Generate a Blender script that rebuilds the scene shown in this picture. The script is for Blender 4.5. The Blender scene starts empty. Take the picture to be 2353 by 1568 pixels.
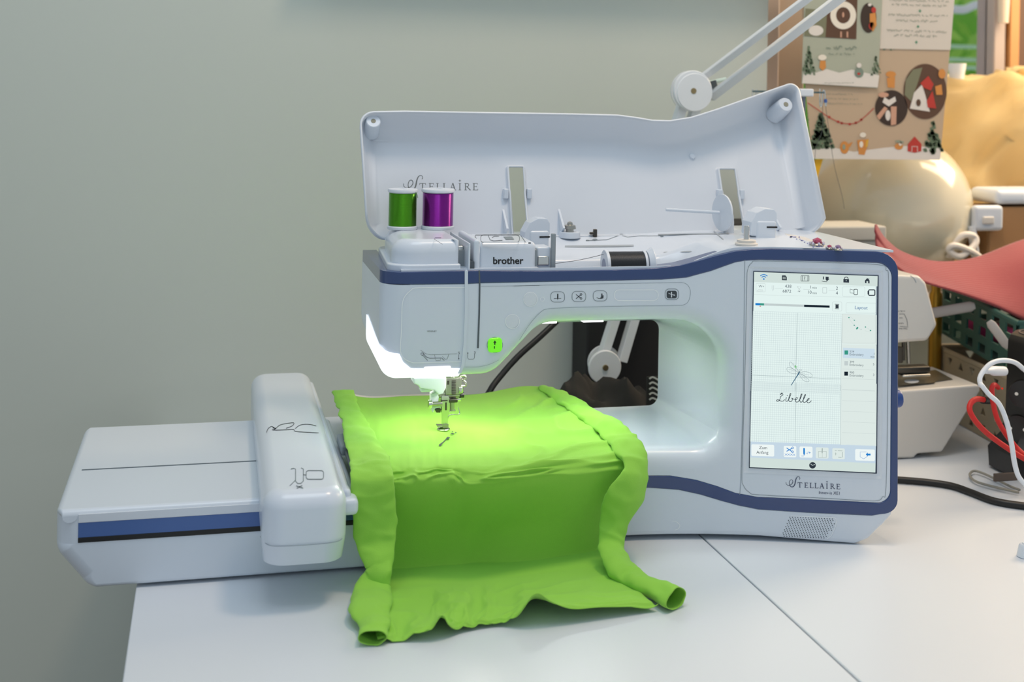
import bpy, bmesh, math, random
from mathutils import Vector, Matrix, noise
random.seed(7)
scene = bpy.context.scene
COL = scene.collection
# ------------------------------------------------------------------ camera
FPX, RHO, YAW = 2860.0, 0.018, math.atan(0.244)
PPX, PPY, CH = 1176.5, 204.0, 0.493          # principal point (pixels) and camera height above the table
cam_d = bpy.data.cameras.new('camera'); cam = bpy.data.objects.new('camera', cam_d); COL.objects.link(cam)
cam_d.sensor_width = 36.0; cam_d.lens = FPX / 2353.0 * 36.0
cam_d.shift_y = -(784.0 - PPY) / 2353.0
cam_d.clip_start = 0.05; cam_d.clip_end = 60
fw = Vector((math.sin(YAW), math.cos(YAW), 0)); hz = Vector((math.cos(YAW), -math.sin(YAW), 0)); up = Vector((0, 0, 1))
cr = hz * math.cos(RHO) + up * math.sin(RHO); cu = -hz * math.sin(RHO) + up * math.cos(RHO)
mw = Matrix((cr, cu, -fw)).transposed().to_4x4(); mw.translation = (0, 0, CH)
cam.matrix_world = mw
cam_d.dof.use_dof = True; cam_d.dof.focus_distance = 1.36; cam_d.dof.aperture_fstop = 5.6
scene.camera = cam
# ------------------------------------------------------------------ light
vs = scene.view_settings
vs.view_transform = 'Standard'; vs.look = 'None'; vs.gamma = 1.0; vs.use_curve_mapping = False; vs.exposure = 0.08
world = bpy.data.worlds.new('room_light'); scene.world = world; world.use_nodes = True
wb = world.node_tree.nodes['Background']; wb.inputs[0].default_value = (0.80, 0.91, 1.0, 1); wb.inputs[1].default_value = 0.49
def area_light(name, loc, target, size, power, col, size_y=None):
    d = bpy.data.lights.new(name, 'AREA'); d.energy = power; d.color = col; d.size = size
    if size_y: d.shape = 'RECTANGLE'; d.size_y = size_y
    o = bpy.data.objects.new(name, d); COL.objects.link(o); o.location = loc
    o.rotation_euler = (Vector(target) - Vector(loc)).to_track_quat('-Z', 'Y').to_euler()
    return o
area_light('overhead_fill', (0.10, 0.85, 1.85), (0.30, 1.30, 0.0), 0.8, 6.5, (0.82, 0.92, 1.0))  # added soft cool fill from above, no such source in view
area_light('ceiling_spot', (0.68, 1.10, 1.80), (0.65, 1.40, 0.1), 0.26, 8.0, (1.0, 0.75, 0.52))
area_light('window_daylight', (1.80, 1.75, 0.95), (0.95, 1.55, 0.15), 0.5, 15.0, (1.0, 0.74, 0.46), 0.7)
sun_d = bpy.data.lights.new('sun', 'SUN'); sun_d.energy = 11.0; sun_d.color = (1.0, 0.82, 0.56); sun_d.angle = 0.02
sun = bpy.data.objects.new('sun', sun_d); COL.objects.link(sun)
sun.rotation_euler = Vector((-0.55, -1.0, -0.75)).to_track_quat('-Z', 'Y').to_euler(); sun.location = (2, 5, 4)
# ------------------------------------------------------------------ helpers: pixel + known distance -> place
_c, _s = math.cos(RHO), math.sin(RHO)
def ray(x, y):
    u = x - PPX; v = y - PPY
    u2 = u * _c + v * _s; v2 = -u * _s + v * _c
    return Vector((FPX * math.sin(YAW) + u2 * math.cos(YAW), FPX * math.cos(YAW) - u2 * math.sin(YAW), -v2))
def P(x, y, Y):
    r = ray(x, y); r = r * (Y / r.y); return Vector((r.x, r.y, CH + r.z))
def Pz(x, y, z):
    r = ray(x, y); r = r * ((z - CH) / r.z); return Vector((r.x, r.y, z))
# the sewing machine's front is gently curved in plan: x along it, d behind it
YF, XA, XB, KA = 1.292, 0.42, 0.585, 0.933
SB = -2 * KA * (XB - XA)
def Yf(x):
    if x < XA: return YF
    if x < XB: return YF - KA * (x - XA) ** 2
    return YF - KA * (XB - XA) ** 2 + SB * (x - XB)
YBK = 1.475                                   # the machine's straight back; d runs 0 (front) to 0.24 (back)
def U(x, d, z): return Vector((x, Yf(x) + d * (YBK - Yf(x)) / 0.24, z))
def Uinv(W): return W.x, (W.y - Yf(W.x)) * 0.24 / (YBK - Yf(W.x))
def PU(px, py, d=0.0):
    """pixel -> (x, z) on the machine surface lying d behind its front"""
    r = ray(px, py); lo, hi = 0.8 / r.y, 1.9 / r.y
    for i in range(34):
        t = (lo + hi) / 2; x, dd = Uinv(r * t)
        if dd < d: lo = t
        else: hi = t
    return x, CH + r.z * t
def UP(px, py, d=0.0):
    x, z = PU(px, py, d); return U(x, d, z)
# ------------------------------------------------------------------ helpers: materials
def lin(h):
    if isinstance(h, str):
        h = [int(h[i:i + 2], 16) / 255 for i in (0, 2, 4)]
    return tuple(c / 12.92 if c <= 0.04045 else ((c + 0.055) / 1.055) ** 2.4 for c in h)
MATS = {}
def mat(name, col, rough=0.5, metal=0.0, emit=0.0, noise_amt=0.0, noise_scale=20.0, bump=0.0, bump_scale=200.0, spec=0.5, coat=0.0, trans=0.0, alpha=1.0, wave=None, sheen=0.0, translucent=0.0):
    m = bpy.data.materials.new(name); m.use_nodes = True; nt = m.node_tree; b = nt.nodes['Principled BSDF']
    c = lin(col); b.inputs['Base Color'].default_value = (*c, 1); b.inputs['Roughness'].default_value = rough
    b.inputs['Metallic'].default_value = metal; b.inputs['Specular IOR Level'].default_value = spec
    b.inputs['Coat Weight'].default_value = coat; b.inputs['Coat Roughness'].default_value = 0.08
    b.inputs['Transmission Weight'].default_value = trans; b.inputs['Alpha'].default_value = alpha
    if sheen: b.inputs['Sheen Weight'].default_value = sheen
    if emit: b.inputs['Emission Color'].default_value = (*c, 1); b.inputs['Emission Strength'].default_value = emit
    tc = nt.nodes.new('ShaderNodeTexCoord')
    if noise_amt:
        n = nt.nodes.new('ShaderNodeTexNoise'); n.inputs['Scale'].default_value = noise_scale; n.inputs['Detail'].default_value = 4
        nt.links.new(tc.outputs['Object'], n.inputs['Vector'])
        mx = nt.nodes.new('ShaderNodeMix'); mx.data_type = 'RGBA'
        mx.inputs['A'].default_value = (*[v * (1 - noise_amt) for v in c], 1); mx.inputs['B'].default_value = (*[min(1, v * (1 + noise_amt)) for v in c], 1)
        nt.links.new(n.outputs['Fac'], mx.inputs['Factor']); nt.links.new(mx.outputs['Result'], b.inputs['Base Color'])
    if bump or wave:
        if wave:
            n = nt.nodes.new('ShaderNodeTexWave'); n.inputs['Scale'].default_value = wave[1]; n.bands_direction = wave[0]; n.inputs['Distortion'].default_value = wave[3] if len(wave) > 3 else 0.6; out = n.outputs['Fac']; st = wave[2]
        else:
            n = nt.nodes.new('ShaderNodeTexNoise'); n.inputs['Scale'].default_value = bump_scale; n.inputs['Detail'].default_value = 3; out = n.outputs['Fac']; st = bump
        nt.links.new(tc.outputs['Object'], n.inputs['Vector'])
        bp = nt.nodes.new('ShaderNodeBump'); bp.inputs['Strength'].default_value = st; bp.inputs['Distance'].default_value = 0.001
        nt.links.new(out, bp.inputs['Height']); nt.links.new(bp.outputs['Normal'], b.inputs['Normal'])
    if translucent:
        tl_ = nt.nodes.new('ShaderNodeBsdfTranslucent'); tl_.inputs[0].default_value = (*c, 1); ms = nt.nodes.new('ShaderNodeMixShader'); ms.inputs[0].default_value = translucent
        out_ = nt.nodes['Material Output']; nt.links.new(b.outputs[0], ms.inputs[1]); nt.links.new(tl_.outputs[0], ms.inputs[2]); nt.links.new(ms.outputs[0], out_.inputs[0])
    MATS[name] = m
    return m
def glow(name, col, strength=1.0):
    m = bpy.data.materials.new(name); m.use_nodes = True; nt = m.node_tree; nt.nodes.clear()
    o = nt.nodes.new('ShaderNodeOutputMaterial'); e = nt.nodes.new('ShaderNodeEmission')
    e.inputs[0].default_value = (*lin(col), 1); e.inputs[1].default_value = strength
    nt.links.new(e.outputs[0], o.inputs[0]); return m
WHITE = mat('white_plastic', 'd6dee8', 0.26, bump=0.015, bump_scale=900, coat=0.15)
WHITE2 = mat('white_satin_plastic', 'd8dee6', 0.42, bump=0.02, bump_scale=700)
IVORY = mat('warm_white_plastic', 'd8d3cb', 0.35, bump=0.02, bump_scale=700)
GROOVE = mat('panel_groove', '8d99a3', 0.5)
SOFTLINE = mat('soft_embossed_line', 'f2f6f8', 0.35)
BAND = mat('navy_trim', '2c4272', 0.22, coat=0.4, noise_amt=0.04, noise_scale=60)
UBAND = mat('blue_stripe', '3f62a0', 0.3, coat=0.3)
BLACK = mat('black_plastic', '101113', 0.45)
INK = mat('dark_grey_print', '3a4148', 0.6)
INKL = mat('light_grey_print', '7f8a90', 0.6)
LOGO = mat('grey_logo_print', '6d7374', 0.5)
NAVYLOGO = mat('navy_logo_print', '3d4763', 0.5)
CHROME = mat('polished_steel', 'd8d8d4', 0.16, 1.0)
STEEL = mat('brushed_steel', 'b0aea6', 0.32, 1.0, bump=0.03, bump_scale=400)
DSTEEL = mat('dark_steel', '5d5a54', 0.35, 1.0)
GREEN = mat('lime_cotton', '95cf50', 0.85, bump=0.25, bump_scale=1500, noise_amt=0.04, noise_scale=8, spec=0.15, sheen=0.1)
# ------------------------------------------------------------------ helpers: objects
def empty(name, loc=(0, 0, 0)):
    o = bpy.data.objects.new(name, None); COL.objects.link(o); o.location = loc; o.empty_display_size = 0.02; return o
def tag(o, label=None, cat=None, group=None, kind=None):
    for k, v in (('label', label), ('category', cat), ('group', group), ('kind', kind)):
        if v: o[k] = v
    return o
def wloc(o):
    v = Vector((0, 0, 0))
    while o: v = v + o.location; o = o.parent
    return v
def link(o, parent):
    COL.objects.link(o)
    if parent:
        off = wloc(parent); o.parent = parent; o.location = Vector(o.location) - off
    return o
def obj(name, bm, m, parent=None, smooth=35, solid=0.0, sub=0, loc=None):
    """a mesh given in world coordinates becomes ONE object"""
    bmesh.ops.recalc_face_normals(bm, faces=bm.faces)
    me = bpy.data.meshes.new(name)
    if loc is not None: bmesh.ops.translate(bm, verts=bm.verts, vec=-Vector(loc))
    for f in bm.faces: f.smooth = smooth > 0
    bm.to_mesh(me); bm.free()
    if smooth: me.set_sharp_from_angle(angle=math.radians(smooth))
    me.materials.append(m)
    o = bpy.data.objects.new(name, me)
    if loc is not None: o.location = loc
    link(o, parent)
    if solid:
        md = o.modifiers.new('thickness', 'SOLIDIFY'); md.thickness = solid; md.offset = 0
    if 25 < smooth < 60 and not solid:
        md = o.modifiers.new('normals', 'WEIGHTED_NORMAL'); md.keep_sharp = True; md.weight = 80
    if sub:
        md = o.modifiers.new('smooth', 'SUBSURF'); md.levels = sub; md.render_levels = sub
    return o
def struct(name, bm, m, **k):
    o = obj(name, bm, m, **k); o['kind'] = 'structure'; return o
def dup(o, parent, loc):
    c = o.copy(); COL.objects.link(c); c.parent = parent; c.location = loc; return c
def rbox(x0, x1, y0, y1, z0, z1, r=0.0, seg=3, bm=None):
    nb = bmesh.new(); bmesh.ops.create_cube(nb, size=1)
    for v in nb.verts:
        v.co = Vector(((x0 + x1) / 2 + v.co.x * (x1 - x0), (y0 + y1) / 2 + v.co.y * (y1 - y0), (z0 + z1) / 2 + v.co.z * (z1 - z0)))
    if r: bmesh.ops.bevel(nb, geom=nb.edges[:], offset=r, segments=seg, profile=0.5, affect='EDGES')
    return merge(bm, nb)
def merge(bm, nb):
    if bm is None: return nb
    me = bpy.data.meshes.new('tmp'); nb.to_mesh(me); nb.free(); bm.from_mesh(me); bpy.data.meshes.remove(me); return bm
def cr_path(pts, n=8, closed=False):
    """Catmull-Rom through the points (tuples of any length)"""
    out = []; N = len(pts); rng = range(N if closed else N - 1)
    for i in rng:
        g = lambda k: pts[k % N] if closed else pts[max(0, min(N - 1, k))]
        a, b, c, d = g(i - 1), g(i), g(i + 1), g(i + 2)
        for j in range(n):
            t = j / n
            out.append(tuple(0.5 * ((2 * q) + (-p + r) * t + (2 * p - 5 * q + 4 * r - s) * t * t + (-p + 3 * q - 3 * r + s) * t ** 3) for p, q, r, s in zip(a, b, c, d)))
    if not closed: out.append(tuple(pts[-1]))
    return out
def tube(pts, rad, seg=10, caps=True, bm=None, n=6, normals=None):
    """round tube (or flattened, with rad = (half width, half thickness) per point and normals) along a path"""
    bm = bm or bmesh.new()
    flat = normals is not None
    if flat:
        data = [tuple(p) + tuple(nn) + tuple(rr) for p, nn, rr in zip(pts, normals, rad)]
    else:
        rl = rad if isinstance(rad, (list, tuple)) else [rad] * len(pts)
        data = [tuple(p) + (rr,) for p, rr in zip(pts, rl)]
    if n > 1 and len(data) > 2: data = cr_path(data, n)
    Q = [Vector(d[:3]) for d in data]; rings = []; nref = None
    for i, q in enumerate(Q):
        t = (Q[min(i + 1, len(Q) - 1)] - Q[max(i - 1, 0)]).normalized()
        if flat: nn = Vector(data[i][3:6]); a, b = data[i][6], data[i][7]
        else:
            a = b = data[i][3]
            if nref is None: nref = t.orthogonal()
            nn = nref
        nn = (nn - t * nn.dot(t)).normalized(); nref = nn; w = t.cross(nn)
        rings.append([bm.verts.new(q + w * (a * math.cos(2 * math.pi * k / seg)) + nn * (b * math.sin(2 * math.pi * k / seg))) for k in range(seg)])
    for r0, r1 in zip(rings, rings[1:]):
        for k in range(seg): bm.faces.new((r0[k], r0[(k + 1) % seg], r1[(k + 1) % seg], r1[k]))
    if caps: bm.faces.new(rings[0][::-1]); bm.faces.new(rings[-1])
    return bm
def cyl(a, b, r, seg=24, r2=None, bm=None, bev=0.0):
    r2 = r if r2 is None else r2
    a, b = Vector(a), Vector(b); L = (b - a)
    if bev and L.length > 2 * bev:
        u = L.normalized() * bev
        return tube([a, a + u * 0.3, a + u, b - u, b - u * 0.3, b], [r - bev, r - bev * 0.3, r, r2, r2 - bev * 0.3, r2 - bev], seg, True, bm, n=1)
    return tube([a, b], [r, r2], seg, True, bm, n=1)
def lathe(prof, c=(0, 0, 0), seg=40, axis='Z', bm=None, closed=False):
    bm = bm or bmesh.new(); rings = []
    for r, h in prof:
        ring = []
        for k in range(seg):
            a = 2 * math.pi * k / seg; x, y = r * math.cos(a), r * math.sin(a)
            v = {'Z': (x, y, h), 'X': (h, x, y), 'Y': (x, h, y)}[axis]
            ring.append(bm.verts.new(Vector(v) + Vector(c)))
        rings.append(ring)
    for r0, r1 in zip(rings, rings[1:]):
        for k in range(seg): bm.faces.new((r0[k], r0[(k + 1) % seg], r1[(k + 1) % seg], r1[k]))
    if not closed: bm.faces.new(rings[0]); bm.faces.new(rings[-1])
    else:
        for k in range(seg): bm.faces.new((rings[-1][k], rings[-1][(k + 1) % seg], rings[0][(k + 1) % seg], rings[0][k]))
    return bm
def fillet(verts, seg=6):
    """verts (a, b, corner radius, edge bevel) -> list of (a, b, inset a, inset b, bevel)"""
    N = len(verts); area = sum(verts[i][0] * verts[(i + 1) % N][1] - verts[(i + 1) % N][0] * verts[i][1] for i in range(N))
    sg = 1 if area > 0 else -1; out = []
    for i in range(N):
        p0, p1, p2 = (Vector(verts[k % N][:2]) for k in (i - 1, i, i + 1)); r = verts[i][2]; b1 = verts[i - 1][3]; b2 = verts[i][3]
        e1 = (p1 - p0).normalized(); e2 = (p2 - p1).normalized()
        n1 = Vector((-e1.y, e1.x)) * sg; n2 = Vector((-e2.y, e2.x)) * sg
        cs = max(-1, min(1, e1.dot(e2)))
        if r > 0 and cs < 0.9995:
            ang = math.acos(cs); t = min(r * math.tan(ang / 2), (p1 - p0).length * 0.49, (p2 - p1).length * 0.49); rr = t / math.tan(ang / 2)
            turn = 1 if e1.x * e2.y - e1.y * e2.x > 0 else -1
            m1 = Vector((-e1.y, e1.x)) * turn; c = p1 - e1 * t + m1 * rr
            for k in range(seg + 1):
                f = k / seg; a = ang * f * turn; v = -m1 * rr
                v = Vector((v.x * math.cos(a) - v.y * math.sin(a), v.x * math.sin(a) + v.y * math.cos(a)))
                nn = (n1 * math.sin(ang * (1 - f)) + n2 * math.sin(ang * f)).normalized(); b = b1 * (1 - f) + b2 * f
                out.append((c.x + v.x, c.y + v.y, nn.x * b, nn.y * b, b))
        else:
            reps = seg + 1 if r > 0 else 1
            det = n1.x * n2.y - n1.y * n2.x
            if abs(det) < 0.15: v = (n1 + n2).normalized() * ((b1 + b2) / 2)
            else: v = Vector(((b1 * n2.y - b2 * n1.y) / det, (n1.x * b2 - n2.x * b1) / det))
            for k in range(reps): out.append((p1.x, p1.y, v.x, v.y, max(b1, b2)))
    return out
def loft(A, mp, layers, nb=5, back_bevel=False, bm=None, cap0=True, cap1=True):
    """A = fillet(...); mp(a, b, h) -> point; front edge rounded by each edge's bevel, then layers [(h, polygon or None)]"""
    bm = bm or bmesh.new(); rings = []
    if any(p[4] > 0 for p in A):
        for k in range(nb):
            f = math.pi / 2 * k / (nb - 1); i = 1 - math.sin(f); e = 1 - math.cos(f)
            rings.append([mp(p[0] + p[2] * i, p[1] + p[3] * i, p[4] * e) for p in A])
    else: rings.append([mp(p[0], p[1], 0) for p in A])
    for h, B in layers:
        rings.append([mp(p[0], p[1], h) for p in (B or A)])
    if back_bevel:
        h0 = layers[-1][0]; B = layers[-1][1] or A; rings.pop()
        for k in range(nb):
            f = math.pi / 2 * k / (nb - 1); i = 1 - math.cos(f); e = 1 - math.sin(f)
            rings.append([mp(p[0] + p[2] * i, p[1] + p[3] * i, h0 - p[4] * e) for p in B])
    R = [[bm.verts.new(v) for v in r] for r in rings]
    for r0, r1 in zip(R, R[1:]):
        for k in range(len(A)):
            k2 = (k + 1) % len(A)
            try: bm.faces.new((r0[k], r0[k2], r1[k2], r1[k]))
            except ValueError: pass
    if cap0: bm.faces.new(R[0][::-1])
    if cap1: bm.faces.new(R[-1])
    bmesh.ops.remove_doubles(bm, verts=bm.verts, dist=1e-6)
    return bm
def bend(bm):
    """take a shape from straight machine coordinates (x, d, z) to its place on the curved machine"""
    bmesh.ops.triangulate(bm, faces=[f for f in bm.faces if len(f.verts) > 4])
    xs = [v.co.x for v in bm.verts]
    for i in range(12):
        x = XA + (XB - XA) * i / 11
        if min(xs) < x < max(xs):
            bmesh.ops.bisect_plane(bm, geom=bm.verts[:] + bm.edges[:] + bm.faces[:], plane_co=(x, 0, 0), plane_no=(1, 0, 0), dist=1e-6)
    for v in bm.verts: v.co = U(v.co.x, v.co.y, v.co.z)
    return bm
XDZ = lambda a, b, h: Vector((a, h, b))
XDZ2 = lambda a, b, h: Vector((a, b, h))
def grid_surface(rows, nu=8, nv=8, disp=None, bm=None):
    """smooth surface through rows of control points"""
    bm = bm or bmesh.new()
    rr = [cr_path([tuple(p) for p in r], nu) for r in rows]; cols = [cr_path([r[j] for r in rr], nv) for j in range(len(rr[0]))]
    nU, nV = len(cols), len(cols[0]); V = []
    for j in range(nV):
        line = []
        for i in range(nU):
            p = Vector(cols[i][j])
            if disp: p = p + disp(i / (nU - 1), j / (nV - 1), p)
            line.append(bm.verts.new(p))
        V.append(line)
    for j in range(nV - 1):
        for i in range(nU - 1): bm.faces.new((V[j][i], V[j][i + 1], V[j + 1][i + 1], V[j + 1][i]))
    return bm
_TXT = {}
def text_geo(s, bold=0.0):
    if (s, bold) not in _TXT:
        cu_ = bpy.data.curves.new('txt', 'FONT'); cu_.body = s; cu_.size = 1.0; cu_.resolution_u = 3; cu_.offset = bold
        to = bpy.data.objects.new('txt', cu_); me = bpy.data.meshes.new_from_object(to)
        _TXT[s, bold] = ([tuple(v.co[:2]) for v in me.vertices], [tuple(p.vertices) for p in me.polygons])
        bpy.data.objects.remove(to); bpy.data.curves.remove(cu_); bpy.data.meshes.remove(me)
    return _TXT[s, bold]
class Print:
    """flat print: shapes given in a plane's own 2D coordinates (y down), mapped onto the real surface"""
    def __init__(s, mp): s.mp = mp; s.bm = bmesh.new()
    def poly(s, pts):
        try: s.bm.faces.new([s.bm.verts.new(s.mp(*p)) for p in pts])
        except ValueError: pass
        return s
    def rect(s, x0, y0, x1, y1): return s.poly([(x0, y0), (x1, y0), (x1, y1), (x0, y1)])
    def line(s, pts, w, closed=False):
        n = len(pts); L = []; w2 = w if isinstance(w, (list, tuple)) else [w] * n
        for i, p in enumerate(pts):
            a = pts[(i - 1) % n] if (i or closed) else p; b = pts[(i + 1) % n] if (i < n - 1 or closed) else p
            dx, dy = b[0] - a[0], b[1] - a[1]; l = math.hypot(dx, dy) or 1; nx, ny = -dy / l * w2[i] / 2, dx / l * w2[i] / 2
            L.append((s.bm.verts.new(s.mp(p[0] + nx, p[1] + ny)), s.bm.verts.new(s.mp(p[0] - nx, p[1] - ny))))
        for i in range(n if closed else n - 1):
            a, b = L[i], L[(i + 1) % n]; s.bm.faces.new((a[0], b[0], b[1], a[1]))
        return s
    def ell(s, cx, cy, rx, ry=None, n=20):
        ry = ry or rx; return s.poly([(cx + rx * math.cos(2 * math.pi * k / n), cy + ry * math.sin(2 * math.pi * k / n)) for k in range(n)])
    def ring(s, cx, cy, rx, ry, w, n=28): return s.line([(cx + rx * math.cos(2 * math.pi * k / n), cy + ry * math.sin(2 * math.pi * k / n)) for k in range(n)], w, True)
    def rrect(s, x0, y0, x1, y1, r, w=None, skew=0.0):
        pts = []
        for cx, cy, a0 in ((x1 - r, y0 + r, -90), (x1 - r, y1 - r, 0), (x0 + r, y1 - r, 90), (x0 + r, y0 + r, 180)):
            for k in range(6):
                a = math.radians(a0 + 18 * k); pts.append((cx + r * math.cos(a), cy + r * math.sin(a) + skew * (cx - x0)))
        return s.line(pts, w, True) if w else s.poly(pts)
    def text(s, t, x, y, size, ang=0.0, align='L', sx=1.0, lean=0.0, bold=0.0):
        vs_, fs = text_geo(t, bold); wd = max(v[0] for v in vs_) if vs_ else 0
        off = {'L': 0, 'C': wd / 2, 'R': wd}[align]; c, sn = math.cos(ang), math.sin(ang); B = []
        for vx, vy in vs_:
            a = (vx - off) * size * sx; b = vy * size; a += lean * b
            B.append(s.bm.verts.new(s.mp(x + a * c + b * sn, y + a * sn - b * c)))
        for f in fs:
            try: s.bm.faces.new([B[k] for k in f])
            except ValueError: pass
        return s
    def put(s, name, m, parent):
        """prints that lie apart become parts of their own"""
        bm = s.bm; bm.verts.index_update(); N = len(bm.verts); comp = list(range(N))
        def find(a):
            while comp[a] != a: comp[a] = comp[comp[a]]; a = comp[a]
            return a
        for e in bm.edges: comp[find(e.verts[0].index)] = find(e.verts[1].index)
        isl = {}
        for v in bm.verts: isl.setdefault(find(v.index), []).append(v)
        bx = []
        for vs_ in isl.values():
            lo = [min(v.co[k] for v in vs_) for k in range(3)]; hi = [max(v.co[k] for v in vs_) for k in range(3)]; bx.append((lo, hi, max(h - l for h, l in zip(hi, lo)), vs_))
        K_ = len(bx); par = list(range(K_))
        def f2(a):
            while par[a] != a: a = par[a]
            return a
        for i in range(K_):
            for j in range(i + 1, K_):
                g = math.sqrt(sum(max(0, bx[i][0][k] - bx[j][1][k], bx[j][0][k] - bx[i][1][k]) ** 2 for k in range(3)))
                if g <= max(0.019, 0.49 * max(bx[i][2], bx[j][2])): par[f2(i)] = f2(j)
        pieces = {}
        for i in range(K_): pieces.setdefault(f2(i), []).extend(bx[i][3])
        last = None
        for vs_ in pieces.values():
            idx = {v: n for n, v in enumerate(vs_)}; fs = {f for v in vs_ for f in v.link_faces}
            me = bpy.data.meshes.new(name); me.from_pydata([v.co[:] for v in vs_], [], [[idx[v] for v in f.verts] for f in fs]); me.materials.append(m)
            last = link(bpy.data.objects.new(name, me), parent)
        bm.free(); return last
# ================================================================== the room
WALL = mat('painted_wall', 'c8cec5', 0.9, bump=0.06, bump_scale=120, noise_amt=0.015, noise_scale=3, spec=0.2)
FLOORM = mat('floor_boards', '8b7a66', 0.6, noise_amt=0.1, noise_scale=6)
TABLE = mat('white_table_laminate', 'd7dde4', 0.33, bump=0.012, bump_scale=500)
WOODW = mat('painted_window_wood', 'aa9e9a', 0.55, noise_amt=0.05, noise_scale=10)
WOODB = mat('beige_window_wood', 'a99a8b', 0.6, noise_amt=0.06, noise_scale=10)
BROWN = mat('brown_stained_wood', '5f4535', 0.6, noise_amt=0.2, noise_scale=14)
SUN_EDGE = mat('sunlit_brown_wood', 'c08a55', 0.55, noise_amt=0.12, noise_scale=16)  # orange of the sunlit sash edge, sunlight put into the colour
struct('wall_back', rbox(-2.2, 0.85, 1.80, 1.90, -0.75, 1.9), WALL, smooth=0)
struct('wall_under_window', rbox(0.85, 2.6, 1.84, 2.3, -0.75, 0.15), WALL, smooth=0)
struct('floor', rbox(-2.2, 2.6, -0.6, 2.3, -0.80, -0.75), FLOORM, smooth=0)
struct('trim_1', rbox(0.85, 2.6, 1.79, 2.3, 0.15, 0.17, 0.004), IVORY)
# window: frame posts, casement, pane
win = empty('window_1', (1.3, 2.2, 0.17)); tag(win, kind='structure')
obj('frame_post', rbox(0.85, 0.90, 1.86, 1.96, 0.17, 1.3, 0.004), WOODW, win)
obj('frame_post', rbox(0.90, 0.965, 1.90, 2.0, 0.17, 1.3, 0.004), WOODB, win)
a = P(2263, 100, 2.2).x; b = P(2290, 100, 2.2).x
obj('mullion', rbox(a, b, 2.17, 2.23, 0.17, 1.3, 0.004), WOODW, win)
obj('sash', rbox(b, b + 0.42, 2.19, 2.24, 0.17, 1.3, 0.003), BROWN, win)
s0 = P(2318, 60, 2.17).x
obj('sunlit_sash_edge', rbox(s0, s0 + 0.022, 2.165, 2.19, 0.17, 1.3, 0.003), SUN_EDGE, win)  # sunlit edge of the brown sash, built as a lighter strip
hz0 = P(2314, 0, 2.15)
obj('handle', tube([(hz0.x - 0.004, 2.16, 0.86), (hz0.x - 0.004, 2.155, 0.72), (hz0.x - 0.004, 2.155, 0.64)], [0.011, 0.012, 0.010], 12), mat('handle_cream', 'd8c8b4', 0.4), win)
gm = mat('window_glass', 'ffffff', 0.02, trans=1.0); gm.node_tree.nodes['Principled BSDF'].inputs['IOR'].default_value = 1.02
obj('pane', rbox(0.965, a, 2.195, 2.199, 0.17, 1.3), gm, win, smooth=0)
# garden outside
HEDGE = mat('hedge_leaf', 'c4ec80', 0.6, noise_amt=0.4, noise_scale=2.2, translucent=0.5)
hb = bmesh.new()
for i in range(5200):
    p = Vector((random.uniform(1.2, 4.6), random.uniform(4.2, 5.4), random.uniform(-0.7, 2.6))); s = random.uniform(0.035, 0.09)
    ax = Vector((random.gauss(0, 1), random.gauss(0, 1), random.gauss(0, 1))).normalized(); bx_ = ax.orthogonal().normalized(); cx_ = ax.cross(bx_)
    vsx = [hb.verts.new(p + bx_ * (s * q) + cx_ * (s * 0.6 * w)) for q, w in ((-1, 0), (0, 0.6), (1, 0), (0, -0.6))]; hb.faces.new(vsx)
hedge = empty('garden_hedge', (2.9, 4.9, -0.75)); tag(hedge, 'leafy green hedge in the sunny garden outside the window', 'hedge')
tag(obj('leaves', hb, HEDGE, hedge, smooth=0), kind='stuff')
hb = bmesh.new(); V = []
for j in range(14):
    V.append([hb.verts.new((1.0 + 0.25 * i, 5.45 + 0.25 * noise.noise(Vector((i * .5, j * .5, 0))), -0.75 + 0.27 * j)) for i in range(17)])
for j in range(13):
    for i in range(16): hb.faces.new((V[j][i], V[j][i + 1], V[j + 1][i + 1], V[j + 1][i]))
obj('inner_growth', hb, mat('hedge_inner', '8cc45a', 0.8, noise_amt=0.4, noise_scale=3), hedge)
fence = empty('garden_fence', (2.2, 3.4, -0.75)); tag(fence, 'pale green wire garden fence outside the window', 'fence')
FM = mat('fence_wire', 'b8dcc0', 0.5)
for zz in (0.50, 0.53, 0.575, 0.60, 0.64):
    obj('rail', tube([(1.6, 3.4, zz), (2.3, 3.4, zz + 0.008), (3.0, 3.4, zz)], 0.006, 6), FM, fence)
for xx in (1.65, 2.95):
    obj('fence_post', cyl((xx, 3.4, -0.75), (xx, 3.4, 0.7), 0.012, 10), FM, fence)
hp = tag(obj('garden_hose', tube([P(2185, 20, 3.2), P(2215, 22, 3.2), P(2240, 12, 3.2), P(2270, 10, 3.2), P(2310, 30, 3.2)], 0.012, 8), WHITE2), 'white hose looping across the garden above the fence', 'hose')
# shelf on the wall above the picture; the poster hangs from it
sh = struct('trim_2', rbox(0.15, 1.5, 1.735, 1.80, 0.70, 0.72, 0.003), WHITE2)
# tables
def table(name, x0, x1, y0, y1, label):
    t = empty(name, ((x0 + x1) / 2, (y0 + y1) / 2, -0.75))
    obj('table_top', rbox(x0, x1, y0, y1, -0.028, 0.0, 0.0016), TABLE, t)
    for x in (x0 + 0.05, x1 - 0.05):
        for y in (y0 + 0.05, y1 - 0.05):
            obj('leg', cyl((x, y, -0.75), (x, y, -0.028), 0.02, 16), WHITE2, t)
    tag(t, label, 'table'); return t
table('work_table', -0.060, 0.5395, 0.45, 1.79, 'white work table under the embroidery machine and lime cloth')
table('work_table', 0.5415, 1.80, 0.45, 1.785, 'white table on the right with the power tower and black cable')

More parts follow.
